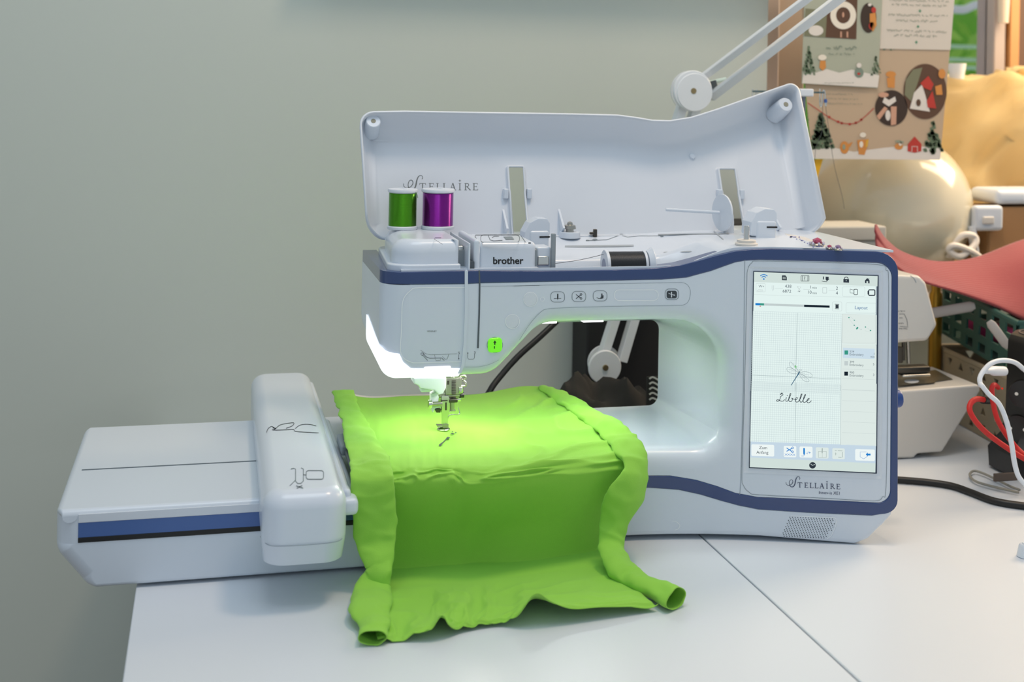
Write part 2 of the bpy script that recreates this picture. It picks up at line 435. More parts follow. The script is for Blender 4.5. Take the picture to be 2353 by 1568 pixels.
# ================================================================== the embroidery machine
M = empty('embroidery_machine', (0.46, 1.40, 0.0))
tag(M, 'white sewing and embroidery machine with navy trim, open lid and lit touchscreen', 'sewing machine')
def pf(px, py, r=0.0, bev=0.0015):
    x, z = PU(px, py); return (x, z, r, bev)
TOP = [(1067, 622), (1105, 622), (1240, 623), (1408, 621), (1506, 617), (1562, 610), (1605, 599), (1647, 587), (1690, 577), (1730, 573), (1773, 571.7), (1900, 575)]
LOW = [(1067, 653), (1105, 651), (1240, 648), (1408, 645), (1520, 642.6), (1577, 638), (1633, 623), (1689, 603), (1711, 599), (1745, 597), (1900, 600.6)]
LTOP = [(1485, 1094), (1540, 1094), (1600, 1104), (1650, 1119), (1690, 1134), (1740, 1143), (1804, 1146), (1929, 1152)]
LBOT = [(1490, 1121), (1560, 1126), (1610, 1137), (1660, 1152), (1697, 1162), (1742, 1171), (1854, 1178.5), (2003, 1185)]
XL = 0.1800
zt_ = PU(900, 626)[1]; zb_ = PU(900, 655)[1]
# navy band
b_ = 0.0012
band = [(XL, zt_, 0, b_), (XL + 0.029, zt_, 0, b_)] + [pf(*p, 0, b_) for p in TOP] + [pf(2064, 580, 0.022, b_), pf(2063, 1178, 0.030, b_)]
band += [pf(*p, 0, b_) for p in LBOT[::-1]] + [(0.17, PU(1490, 1121)[1], 0, b_), (0.17, PU(1485, 1094)[1], 0, b_)]
band += [pf(*p, 0, b_) for p in LTOP] + [pf(2046, 1158, 0.014, b_), pf(2050, 605, 0.016, b_)] + [pf(*p, 0, b_) for p in LOW[::-1]] + [(XL + 0.029, zb_, 0, b_), (XL, zb_, 0, 0.028)]
bm = loft(fillet(band), XDZ, [(0.030, None)])
for v in bm.verts: v.co.y -= 0.0006
sb = rbox(XL, XL + 0.016, 0.030, 0.236, zb_, zt_, 0.0)
for v in sb.verts:
    if v.co.y > 0.1: v.co.x += 0.001
obj('navy_band', bend(merge(bm, sb)), BAND, M)
# white body
def bodyv(kind):
    dip = kind > 0; bk = kind == 2; xl = XL + (0.001 if bk else 0); xt = 0.5555 if bk else 0.557; zt2 = 0.206 if bk else 0.240
    L = [(xl, zb_, 0, .001), (xl + 0.029, zb_, 0, .001)]
    for p in LOW:
        q = pf(*p, 0, .001)
        if dip and 1200 < p[0] < 1600: q = (q[0], 0.268, 0, .001)
        L.append(q)
    L += [pf(2050, 605, 0.016, .001), pf(2046, 1158, 0.014, .001)] + [pf(*p, 0, .001) for p in LTOP[::-1]]
    L += [(0.168, PU(1485, 1094)[1], 0, .001), (0.168, 0.0985, 0, .020), (xt, 0.0985, 0.012 if bk else 0.028, .022), (xt, zt2, 0.012 if bk else 0.050, .020), (0.352, zt2, 0.035, .014)]
    q = PU(1134, 862); L.append((q[0], q[1], 0.032, .012)); L.append((xl, PU(900, 870)[1], 0.036, .028))
    return fillet(L, 8)
A_, M_, B_ = bodyv(0), bodyv(1), bodyv(2)
obj('body', bend(loft(A_, XDZ, [(0.0285, A_), (0.0295, M_), (0.240, B_)], nb=7)), WHITE, M, smooth=40)
# base below the band, side shell behind the band
base = [(0.17, PU(1490, 1121)[1], 0, .001)] + [pf(*p, 0, .001) for p in LBOT] + [pf(2050, 1174, 0.0, .004), pf(2052, 1184, 0.008, .005), pf(2028, 1211, 0.012, .006), pf(1998, 1241, 0.012, .006), pf(1968, 1253, 0.01, .006), (0.60, 0.005, 0, .006), (0.17, 0.005, 0, .006)]
obj('base', bend(loft(fillet(base), XDZ, [(0.24, None)])), WHITE, M, smooth=40)
shell = [pf(1730, 573, 0, 0)] + [pf(*p, 0, 0) for p in TOP[-2:]] + [pf(2062, 582, 0.022, 0), pf(2061, 1176, 0.030, 0)] + [pf(*p, 0, 0) for p in LBOT[::-1]] + [pf(1485, 1094, 0, 0)] + [pf(*p, 0, 0) for p in LTOP[1:]] + [pf(2046, 1158, 0.014, 0), pf(2050, 605, 0.016, 0)] + [pf(*p, 0, 0) for p in LOW[::-1][:2]]
bm = loft(fillet(shell), lambda a, b, h: Vector((a, 0.030 + h, b)), [(0.21, None)])
obj('side_shell', bend(bm), WHITE, M, smooth=40)
for x, d in ((0.21, .03), (0.21, .2), (0.69, .03), (0.69, .2), (0.45, .03)):
    p = U(x, d, 0); obj('rubber_foot', cyl(p, p + Vector((0, 0, 0.0058)), 0.010, 16), BLACK, M)
# deck behind the band
def sst(a, b, x):
    t = max(0, min(1, (x - a) / (b - a))); return t * t * (3 - 2 * t)
bt_pts = [(XL, zt_)] + [PU(*p) for p in TOP] + [(0.745, PU(1990, 578)[1])]
def band_top(x):
    for (xa, za), (xb2, zb2) in zip(bt_pts, bt_pts[1:]):
        if x <= xb2: return za + (zb2 - za) * (x - xa) / (xb2 - xa)
    return bt_pts[-1][1]
def deck_z(x, d):
    if d < .0049: return band_top(x) - .001
    zb = band_top(x) * 0.25 + 0.75 * (0.2995 + 0.0225 * sst(0.50, 0.575, x)) + 0.0012 + 0.0185 * sst(0.09, 0.19, d) * (1 - sst(0.50, .575, x))
    if x > .55: zb = max(zb, band_top(x) + .0014)
    mx = sst(0.350, 0.354, x) * (1 - sst(0.49, 0.565, x)); md = sst(0.008, 0.011, d) * (1 - sst(0.075, 0.095, d))
    return zb - mx * md * (zb - 0.270)
bm = bmesh.new(); V = []
XS = [0.20 + 0.5 * i / 90 for i in range(91)] + [0.71, 0.72, 0.728, 0.733]
XS = sorted(XS + [0.3505, 0.3515, 0.353, 0.3545]); DS = [0.0048, 0.005, 0.0075, 0.0085, 0.0095, 0.0105, 0.0115] + [0.014 + 0.224 * j / 44 for j in range(45)]
for d in DS: V.append([bm.verts.new((x, d, deck_z(x, d))) for x in XS])
for r0, r1 in zip(V, V[1:]):
    for k in range(len(XS) - 1): bm.faces.new((r0[k], r0[k + 1], r1[k + 1], r1[k]))
deck = obj('top_deck', bend(bm), WHITE, M, smooth=50)
# head cover, logo block and thread channel on top of the head
def top_block(name, plan, ztop, zbot, m=WHITE, parent=M, nb=6, smooth=40):
    return obj(name, bend(loft(fillet(plan), lambda a, b, h: Vector((a, b, ztop - h)), [(ztop - zbot, None)], nb=nb)), m, parent, smooth=smooth)
top_block('head_cover', [(0.191, 0.012, 0.030, .014), (0.2625, 0.012, 0.004, .002), (0.2625, 0.20, 0.004, .006), (0.202, 0.20, 0.030, .016)], 0.331, 0.2985)
top_block('head_cover_skirt', [(0.1865, 0.007, 0.026, .002), (0.2640, 0.007, 0.002, .001), (0.2640, 0.22, 0.004, .002), (0.197, 0.22, 0.02, .002)], 0.3055, 0.296)
top_block('logo_block', [(0.2855, 0.016, 0.004, .008), (0.349, 0.016, 0.008, .006), (0.349, 0.118, 0.008, .004), (0.2855, 0.118, 0.004, .004)], 0.3275, 0.296)
bm = rbox(0.2785, 0.2855, 0.010, 0.125, 0.296, 0.331, 0.003)
obj('channel_rib', bend(bm), WHITE, M)
bm = rbox(0.2715, 0.2735, 0.003, 0.14, 0.296, 0.328, 0.0008); obj('channel_fin', bend(bm), WHITE, M)
obj('thread_channel', bend(rbox(0.2735, 0.2785, 0.006, 0.16, 0.290, 0.308)), mat('channel_dark', '4c555c', 0.5), M)
obj('take_up_slot', bend(rbox(0.2640, 0.2715, 0.030, 0.16, 0.290, 0.318)), mat('channel_mid', '8a9398', 0.5), M)
obj('take_up_lever', bend(rbox(0.2650, 0.2705, 0.034, 0.075, 0.309, 0.322, 0.001)), CHROME, M)
# channels running down the face of the head
def strip_front(name, pts, w, m, d0=-0.0012, d1=0.004):
    bm = bmesh.new(); r = []
    for px, py in pts:
        x, z = PU(px, py); r.append([bm.verts.new(v) for v in ((x - w / 2, d0, z), (x + w / 2, d0, z), (x + w / 2, d1, z), (x - w / 2, d1, z))])
    for a, c in zip(r, r[1:]):
        for k in range(4): bm.faces.new((a[k], a[(k + 1) % 4], c[(k + 1) % 4], c[k]))
    bm.faces.new(r[0]); bm.faces.new(r[-1]); return obj(name, bend(bm), m, M)
strip_front('face_edge', [(1071, 622), (1071, 655), (1071, 720), (1068, 790), (1063, 840), (1055, 858)], 0.0034, WHITE, -0.0022, 0.006)
strip_front('thread_groove', [(1101, 622), (1102, 655), (1101, 720), (1098, 800)], 0.0017, mat('groove_dark', '545d63', 0.5), -0.0008, 0.002)
# lower head casing, its blown-out white put in as glow, and the lamp lens
CASING_GLOW = mat('glowing_casing', 'f4f8ff', 0.4, emit=0.85)
def casingv(k):
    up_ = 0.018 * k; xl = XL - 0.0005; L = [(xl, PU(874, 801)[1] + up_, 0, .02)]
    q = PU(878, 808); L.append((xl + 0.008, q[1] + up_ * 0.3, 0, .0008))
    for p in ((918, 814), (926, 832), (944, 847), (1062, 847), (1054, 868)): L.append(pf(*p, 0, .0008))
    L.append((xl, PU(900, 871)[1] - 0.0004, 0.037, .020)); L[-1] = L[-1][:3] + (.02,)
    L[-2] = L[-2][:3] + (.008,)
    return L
lv = [casingv(0), casingv(0.75)]
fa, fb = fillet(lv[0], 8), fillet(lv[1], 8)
obj('lower_casing', bend(loft(fa, lambda a, b, h: Vector((a, h - 0.0008, b)), [(0.165, fb)], nb=7)), CASING_GLOW, M, smooth=40)
obj('lamp_lens', bend(rbox(PU(974, 850)[0], PU(1036, 850)[0], -0.002, 0.03, PU(1000, 861)[1], PU(1000, 842)[1], 0.0015)), glow('lamp_lens_light', 'ffffff', 1.0), M)
for lx, ly, lp in ((0.232, 1.405, 0.13), (0.300, 1.345, 0.12)):
    led = area_light('needle_led', (lx, ly, 0.1845), (0.262, 1.345, 0.10), 0.04, lp, (1.0, 0.95, 0.86)); led.parent = M; led.location -= M.location
for a, c in ((1236, 1278), (1338, 1385)):
    x0, x1 = PU(a, 740, .03)[0], PU(c, 740, .03)[0]
    obj('led_window', bend(rbox(x0, x1, 0.026, 0.040, 0.2368, 0.2395, 0.0006)), glow('led_light_%d' % a, 'ffffff', 2.0), M)
led2 = area_light('arm_led', (0.42, 1.36, 0.215), (0.42, 1.36, 0.08), 0.10, 0.16, (0.96, 0.99, 1.0), 0.04); led2.parent = M; led2.location -= M.location
# prints and buttons on the face
mf = lambda x, y: UP(x, y, -0.0005)
mf2 = lambda x, y: UP(x, y, -0.0008)
def crop(mp, ox, oy, k): return lambda x, y: mp(ox + x / k, oy + y / k)
c3 = crop(mf, 820, 640, 5.6)
fp = [(1392, 118), (800, 120), (700, 150), (620, 230), (585, 330), (578, 500), (572, 700), (560, 900), (575, 980), (620, 1040), (700, 1078), (800, 1087), (1340, 1072)]
Print(c3).line(cr_path(fp, 4), 9).put('face_panel_line', SOFTLINE, M)
Print(c3).line([(1600, 104), (2352, 92)], 4).line(cr_path([(1400, 1142), (1560, 1140), (1700, 1110), (1830, 1050)], 4), 3).put('panel_seam', GROOVE, M)
d3 = Print(c3)
d3.line([(820, 925), (885, 970), (950, 985), (1100, 980), (1290, 970)], 3).line([(850, 960), (890, 1010), (940, 1030), (1090, 1025), (1125, 1058)], 6).line([(845, 985), (912, 1058)], 5).ring(842, 975, 18, 15, 4)
d3.line([(1000, 985), (1008, 1025)], 3).line([(1185, 975), (1165, 1035), (1140, 1045), (1100, 1005)], 3).line([(1012, 1035), (1018, 1060), (1075, 1058), (1078, 1032)], 3)
d3.text('5', 1304, 976, 46).line([(1312, 985), (1312, 1040)], 4).poly([(1305, 1030), (1320, 1030), (1312, 1047)])
d3.line([(1428, 960), (1428, 1025), (1440, 1042), (1500, 1040), (1514, 1025), (1516, 975)], 4).poly([(1421, 968), (1436, 968), (1428, 948)]).text('3', 1506, 972, 46)
d3.put('threading_diagram', INK, M)
Print(c3).text('©DISNEY', 905, 692, 30, sx=1.0).put('small_print', LOGO, M)
Print(c3).ring(2235, 268, 88, 92, 7).ring(2003, 555, 90, 92, 7).put('button_outline', SOFTLINE, M)
bx0, bz0 = PU(1219, 688); bx1, bz1 = PU(1177, 739)
for x, z in ((bx0, bz0), (bx1, bz1)): obj('blank_button', cyl(U(x, 0.002, z), U(x, -0.0004, z), 0.0072, 28, bev=0.0003), WHITE2, M)
# start/stop button, lit green
gx, gz = PU(1137, 793)
obj('start_button', bend(loft(fillet([(gx - .0078, gz - .0080, .0045, .0015), (gx + .0078, gz - .0076, .0045, .0015), (gx + .0078, gz + .0080, .0045, .0015), (gx - .0078, gz + .0076, .0045, .0015)]), lambda a, b, h: Vector((a, -0.0028 + h, b)), [(0.006, None)])), mat('lit_green_button', '6fe012', 0.25, emit=0.5, coat=0.5), M)
c3b = crop(lambda x, y: UP(x, y, -0.0030), 820, 640, 5.6)
Print(c3b).poly([(1775, 798), (1797, 830), (1783, 830), (1783, 856), (1768, 856), (1768, 830), (1755, 830)]).rect(1764, 872, 1777, 905).put('button_icon', mat('icon_dark_green', '0d3a0a', 0.6), M)
Print(c3).ring(1776, 858, 100, 98, 7).put('button_ring', GROOVE, M)
c7 = crop(mf, 1180, 630, 4.357)
k7 = Print(c7)
for x0, y0, x1, y1 in ((372, 178, 512, 282), (586, 174, 724, 277), (798, 168, 936, 271), (1518, 150, 1654, 258)): k7.rrect(x0, y0, x1, y1, 40, 5)
k7.put('button_outline', INKL, M)
k7 = Print(c7)
k7.line([(443, 198), (443, 262)], [5, 3]).poly([(438, 200), (449, 198), (449, 235), (443, 262), (437, 235)]).line([(405, 247), (478, 244)], 4)
k7.line([(626, 205), (672, 240)], 6).line([(626, 248), (672, 210)], 6).ring(676, 204, 9, 9, 5).ring(676, 244, 9, 9, 5)
k7.line([(832, 234), (850, 246), (880, 246), (900, 240)], 5).poly([(880, 195), (890, 195), (891, 215), (902, 212), (900, 238), (868, 243), (878, 225)])
k7.rrect(1533, 168, 1636, 244, 22)
k7.put('button_icon', INK, M)
k7 = Print(crop(mf2, 1180, 630, 4.357)); k7.line([(1582, 178), (1582, 234)], 10).line([(1552, 192), (1580, 205), (1612, 212)], 6).poly([(1605, 203), (1620, 212), (1605, 219)]).put('button_icon', WHITE2, M)
k7 = Print(c7); k7.rrect(1010, 158, 1448, 266, 48, 6).rrect(270, 232, 308, 272, 17, 4); k7.put('speed_slider', SOFTLINE, M)
Print(c7).line(cr_path([(0, 120), (900, 98), (1400, 90), (1620, 86), (1690, 87), (1745, 112), (1772, 180), (1750, 275), (1695, 312), (1620, 317), (1400, 320), (1000, 325), (400, 345), (270, 385), (150, 520), (60, 660)], 5), 3.5).put('panel_seam', GROOVE, M)
# seam beside the screen panel and screen panel outline
Print(mf).line([(1712, 575), (1711, 640), (1708, 900), (1702, 1110), (1698, 1162)], 1.1).put('panel_seam', GROOVE, M)
pan = [(1728, 604), (1745, 600), (1880, 603), (2020, 609), (2036, 622), (2042, 650), (2040, 900), (2036, 1120), (2028, 1142), (2008, 1152), (1900, 1146), (1745, 1138), (1722, 1132), (1708, 1115), (1705, 1080), (1712, 850), (1716, 660), (1718, 620)]
Print(mf).line(cr_path(pan, 4, True), 1.0, True).put('panel_seam', INKL, M)
# screen: frame, display and what it shows
fo = [(1717, 612), (2029, 622), (2026, 1101), (1708, 1087)]; fi = [(1731, 623), (2019, 633), (2015, 1089), (1721, 1076)]
def quad_ring(name, o, i, d_out, d_in, m):
    bm = bmesh.new(); a = [bm.verts.new(UP(*p, d_out)) for p in o]; c = [bm.verts.new(UP(*p, d_in)) for p in i]; e = [bm.verts.new(UP(*p, 0.002)) for p in o]
    for k in range(4):
        k2 = (k + 1) % 4; bm.faces.new((a[k], a[k2], c[k2], c[k])); bm.faces.new((e[k], e[k2], a[k2], a[k]))
    return obj(name, bm, m, M, smooth=0)
quad_ring('screen_frame', fo, fi, -0.0004, 0.0004, WHITE2)
quad_ring('screen_edge', fi, [(1734, 627), (2016, 636), (2012, 1086), (1723, 1073)], -0.0010, -0.0010, mat('screen_border', '26364c', 0.4))
bm = bmesh.new(); q = [bm.verts.new(UP(*p, -0.0012)) for p in ((1733, 626), (2013, 636), (2009, 1085), (1723, 1074))]; q2 = [bm.verts.new(UP(*p, 0.0015)) for p in ((1733, 626), (2013, 636), (2009, 1085), (1723, 1074))]
bm.faces.new(q)
for k in range(4): bm.faces.new((q[k], q[(k + 1) % 4], q2[(k + 1) % 4], q2[k]))
DISP = obj('display', bm, glow('screen_light', 'e6f6f3', 0.92), M, smooth=0)
G = lambda n, c: glow('screen_' + n, c, 0.9)
G_GREY, G_PANEL, G_HEAD, G_INK, G_BLUE, G_GRID, G_GRID2, G_WHITE, G_TEAL, G_LG = G('grey', 'c6d2d2'), G('panel', 'e2eeea'), G('head', 'd5e4df'), G('ink', '333c45'), G('blue', '1f7fd0'), G('grid', 'c3d3d6'), G('grid_dark', '93a4a8'), G('white', 'f2fbfa'), G('teal', '3b9a86'), G('bar', 'c9dcea')
lay = lambda n: (lambda x, y: UP(x, y, -0.0012 - 0.00025 * n))
s5 = lambda n: crop(lay(n), 1680, 570, 4.7525)
s6 = lambda n: crop(lay(n), 1680, 880, 4.02)
sk = 0.0345
def sp(n, name, m, fn, c=5):
    p = Print(s5(n) if c == 5 else s6(n)); fn(p); p.put(name, m, DISP)
sp(1, 'header_bar', G_HEAD, lambda p: p.poly([(252, 262), (1600, 308), (1598, 420), (250, 372)]))
sp(1, 'side_panel', G_PANEL, lambda p: p.poly([(1212, 720), (1590, 735), (1590, 1060), (1205, 1045)]).poly([(1205, 1050), (1588, 1065), (1585, 1568), (1195, 1555)]))
sp(1, 'side_panel', G_PANEL, lambda p: p.poly([(1015, 0), (1345, 10), (1340, 585), (1008, 575)]), 6)
def grid(p):
    for k in range(42):
        x = 232 + k * 23.4; dx = -33 * 0.5
        p.line([(x + 8, 690 + (x - 232) * sk), (x - 24, 1560 + (x - 232) * sk)], 2.2)
    for k in range(37): p.line([(240 - k * .9, 690 + k * 24), (1208 - k * .9, 722 + k * 24)], 2.2)
sp(1, 'stitch_grid', G_GRID, grid)
def grid2(p):
    for k in range(43):
        x = 178 + k * 19.8; p.line([(x + 12, 0 + (x - 178) * sk - 20), (x - 3, 543 + (x - 178) * sk)], 1.9)
    for k in range(27): p.line([(190 - k * .6, 0 + k * 20.4), (1012 - k * .6, 28 + k * 20.4)], 1.9)
sp(1, 'stitch_grid', G_GRID, grid2, 6)
sp(2, 'stitch_grid', G_GRID2, lambda p: p.line([(722, 710), (700, 1560)], 3).line([(222, 1390), (1195, 1432)], 3).line([(1212, 720), (1195, 1560)], 2.5))
sp(2, 'stitch_grid', G_GRID2, lambda p: p.line([(600, 0), (592, 552)], 2.4).line([(1013, 20), (1008, 578)], 2), 6)
sp(2, 'wifi_icon', G_BLUE, lambda p: p.ell(357, 340, 9).line([(333, 322), (345, 314), (357, 311), (369, 314), (381, 323)], 9).line([(318, 306), (336, 295), (357, 290), (378, 296), (397, 308)], 9))
def icons(p):
    p.poly([(555, 300), (592, 300), (608, 318), (608, 354), (555, 352)]); p.rrect(764, 304, 850, 362, 4, 5).line([(778, 306), (777, 360)], 4).line([(837, 308), (836, 362)], 4).text('?', 793, 352, 58)
    p.line([(1008, 312), (1007, 345)], 11).poly([(1032, 314), (1066, 316), (1064, 336), (1076, 338), (1046, 364), (1032, 345)]).line([(990, 362), (1010, 368), (1048, 370)], 5)
    p.poly([(1226, 340), (1288, 343), (1288, 380), (1226, 377)]).ring(1257, 336, 20, 18, 8); p.poly([(1460, 358), (1487, 328), (1512, 356), (1512, 388), (1496, 387), (1496, 364), (1478, 363), (1478, 386), (1463, 385)]).rect(1500, 332, 1508, 345)
sp(2, 'menu_icon', G_INK, icons)
sp(3, 'menu_icon', G_HEAD, lambda p: p.line([(564, 318), (598, 320)], 4).line([(564, 328), (598, 330)], 4).line([(564, 338), (598, 340)], 4).ell(1257, 358, 5))
def nums(p):
    t = lambda s_, x, y, z, al='R': p.text(s_, x, y, z, sk, al)
    t('W+', 300, 432, 38, 'L'); t('438', 657, 436, 48); t('6872', 655, 490, 48); t('1', 870, 444, 48); t('min', 935, 447, 36); t('10', 878, 500, 48); t('min', 935, 505, 36); t('2', 1166, 458, 50); t('4', 1166, 510, 50)
sp(2, 'counter_text', G('num', '4d5a66'), nums)
sp(2, 'counter_icon', G_GREY, lambda p: p.rrect(272, 388, 372, 480, 8, 3).line([(447, 410), (447, 450), (455, 472), (464, 450), (464, 410)], 4).line([(475, 440), (565, 444)], 3).line([(722, 422), (762, 424), (725, 480), (765, 482), (722, 422)], 5).line([(788, 452), (860, 455)], 3).rrect(1000, 432, 1044, 494, 4, 5).line([(1065, 462), (1140, 465)], 3).rrect(1215, 426, 1460, 530, 14, 3).line([(250, 510), (1598, 548)], 2).line([(280, 470), (300, 455), (345, 458), (350, 470), (285, 472)], 4).rrect(1105, 590, 1208, 690, 12, 3).rrect(1255, 598, 1580, 708, 14, 3, sk * 0.4).rrect(1212, 722, 1575, 1040, 8, 3))
sp(2, 'counter_icon', G_INK, lambda p: p.rrect(1342, 452, 1380, 512, 8, 6).line([(1300, 450), (1300, 492), (1340, 495)], 4).line([(1300, 450), (1330, 458), (1360, 452)], 4).rrect(1502, 458, 1570, 518, 10, 11).line([(1494, 470), (1494, 508)], 8).rect(1140, 620, 1174, 660).line([(1132, 614), (1180, 616)], 5).line([(1132, 664), (1180, 667)], 5).poly([(735, 478), (742, 466), (752, 480)]))
def bar(p, x0, x1): p.poly([(x0, 602 + (x0 - 265) * sk), (x1, 602 + (x1 - 265) * sk), (x1, 626 + (x1 - 265) * sk), (x0, 626 + (x0 - 265) * sk)])
sp(2, 'progress_bar', G_BLUE, lambda p: bar(p, 265, 316)); sp(2, 'progress_bar', G_TEAL, lambda p: bar(p, 316, 360)); sp(2, 'progress_bar', G_GREY, lambda p: bar(p, 360, 797)); sp(2, 'progress_bar', G('black', '15202b'), lambda p: bar(p, 797, 1076))
sp(2, 'progress_mark', G('red', 'd05048'), lambda p: p.poly([(318, 630), (328, 641), (308, 640)]))
sp(2, 'layout_text', G('layout', '2f67a0'), lambda p: p.text('Layout', 1348, 668, 52, sk))
sp(2, 'stitch_preview', G_TEAL, lambda p: [p.ell(x, y, r, r * .8, 8) for x, y, r in ((1287, 761, 8), (1346, 790, 8), (1345, 845, 8), (1467, 864, 8), (1522, 902, 9))] + [p.poly([(1364, 882), (1375, 862), (1390, 866), (1384, 884), (1370, 892)])])
sp(2, 'stitch_preview', G_GREY, lambda p: p.line([(1287, 761), (1300, 745), (1346, 790)], 2).line([(1285, 770), (1345, 845), (1375, 875), (1420, 890)], 2).line([(1467, 860), (1522, 902), (1515, 918), (1462, 905)], 2).ell(1420, 889, 8, 5))
sp(2, 'thread_row', G('row', 'cfe2ee'), lambda p: p.poly([(1222, 1090), (1568, 1103), (1565, 1215), (1220, 1202)]))
sp(3, 'colour_swatch', G_TEAL, lambda p: p.rect(1238, 1120, 1278, 1166)); sp(3, 'colour_swatch', G_GREY, lambda p: p.rect(1237, 1236, 1277, 1284)); sp(3, 'colour_swatch', G('swatch_black', '1b2630'), lambda p: p.rect(1236, 1352, 1276, 1396))
def rows(p):
    for n_, y, m_ in (('534', 1142, '1'), ('399', 1256, '5'), ('900', 1372, '3')): p.text(n_, 1293, y, 34, sk).text('Embroidery', 1292, y + 32, 36, sk, sx=.9).text(m_, 1562, y + 27, 34, sk, 'R')
    p.text('min', 1566, 1200, 32, sk, 'R')
sp(3, 'row_text', G('rowtext', '5a6872'), rows)
sp(2, 'row_line', G_GREY, lambda p: [p.line([(1208, y), (1570, y + 14)], 2.5) for y in (1322, 1426, 1545)])
sp(2, 'row_line', G_GREY, lambda p: [p.line([(1025, y), (1330, y + 12)], 2) for y in (66, 164, 262, 360, 460)], 6)
def fly(p):
    for pts in ([(735, 1345), (690, 1280), (650, 1248), (635, 1262), (650, 1300), (735, 1360)], [(730, 1360), (660, 1315), (612, 1310), (615, 1345), (670, 1372), (725, 1372)], [(760, 1360), (820, 1352), (880, 1380), (875, 1412), (810, 1400), (765, 1375)], [(750, 1375), (800, 1400), (850, 1445), (840, 1462), (790, 1448), (748, 1390)]):
        p.line(cr_path(pts, 4, True), 3, True)
    p.line([(720, 1350), (640, 1330), (625, 1325)], 2).line([(730, 1340), (665, 1270)], 2).line([(765, 1365), (850, 1392)], 2).line([(755, 1382), (825, 1445)], 2).ring(758, 1333, 12, 9, 3)
sp(3, 'dragonfly_preview', G('fly', '87969b'), fly)
sp(3, 'dragonfly_preview', G('flyb', '35637f'), lambda p: p.line([(748, 1350), (733, 1380), (716, 1405), (655, 1502)], [14, 13, 9, 7]))
sp(4, 'needle_mark', G('mark', '49c04a'), lambda p: p.line([(704, 1278), (708, 1318)], 5).line([(688, 1298), (724, 1298)], 5))
lib = [[(455, 112), (470, 98), (478, 112), (458, 128), (452, 150), (440, 168), (425, 172), (420, 162), (436, 158), (462, 170), (482, 168), (495, 155)], [(512, 135), (505, 160), (512, 172), (528, 160), (545, 125), (552, 100), (542, 108), (532, 150), (538, 172), (556, 172), (566, 155), (560, 142), (575, 150), (590, 152)], [(590, 162), (608, 150), (612, 138), (600, 140), (592, 162), (602, 178), (622, 172), (645, 135), (655, 105), (645, 112), (634, 155), (640, 178), (655, 175), (676, 140), (688, 110), (678, 116), (666, 160), (672, 182), (690, 176)], [(690, 176), (712, 160), (722, 146), (710, 148), (700, 168), (708, 185), (725, 182), (742, 165)]]
def libf(p):
    for l in lib: p.line(cr_path([(x, y * 1.0) for x, y in l], 5), 5.5)
    p.ell(518, 118, 4).line([(455, 112), (462, 96), (476, 94)], 5)
sp(3, 'embroidery_name', G('name', '26313d'), libf, 6)
sp(1, 'button_bar', G_LG, lambda p: p.poly([(180, 543), (1338, 580), (1334, 745), (176, 690)]), 6)
sp(2, 'screen_button', G_WHITE, lambda p: [p.rrect(x0, y0, x1, y1, 12, None, 0.03) for x0, y0, x1, y1 in ((187, 568, 398, 676), (486, 582, 602, 686), (632, 588, 752, 690), (1146, 612, 1328, 718))], 6)
sp(2, 'screen_button', G_PANEL, lambda p: [p.rrect(x0, y0, x1, y1, 12, None, 0.03) for x0, y0, x1, y1 in ((782, 596, 900, 698), (935, 604, 1050, 704))], 6)
sp(3, 'button_text', G('btxt', '3c4a55'), lambda p: p.text('Zum', 258, 612, 40, sk).text('Anfang', 233, 655, 40, sk), 6)
sp(3, 'screen_button_icon', G_BLUE, lambda p: p.line([(512, 602), (562, 636)], 7).line([(512, 634), (562, 606)], 7).ring(568, 602, 8, 8, 5).ring(568, 638, 8, 8, 5).line([(495, 655), (520, 672), (545, 655), (570, 674), (592, 658)], 3).line([(495, 672), (520, 655), (545, 674), (570, 655), (592, 676)], 3).line([(674, 604), (674, 655)], [15, 15]).poly([(667, 655), (682, 655), (674, 676)]).text('-/+', 690, 660, 40).line([(648, 678), (672, 678)], 3).poly([(1244, 662), (1262, 644), (1262, 655), (1288, 655), (1288, 672), (1262, 672), (1262, 683)]).line([(1250, 640), (1192, 640), (1192, 685), (1225, 704), (1258, 680)], 3), 6)
sp(3, 'screen_button_icon', G('gi', 'a3b2ae'), lambda p: p.line([(842, 606), (841, 650)], 9).rrect(806, 634, 880, 690, 2, 3).line([(842, 650), (842, 690)], 2).line([(985, 628), (1028, 630)], 4).line([(1028, 640), (1028, 690)], 5).line([(990, 688), (1020, 690)], 5).line([(958, 658), (975, 658)], 4).line([(958, 628), (975, 628)], 4).line([(966, 645), (966, 670)], 4), 6)
sp(1, 'footer_bar', G_HEAD, lambda p: p.poly([(176, 690), (1334, 745), (1332, 830), (173, 780)]), 6)
sp(2, 'clock_icon', G_INK, lambda p: p.ell(752, 763, 31, 30), 6)
sp(3, 'clock_icon', G_HEAD, lambda p: p.line([(735, 750), (750, 764), (775, 755)], 5), 6)
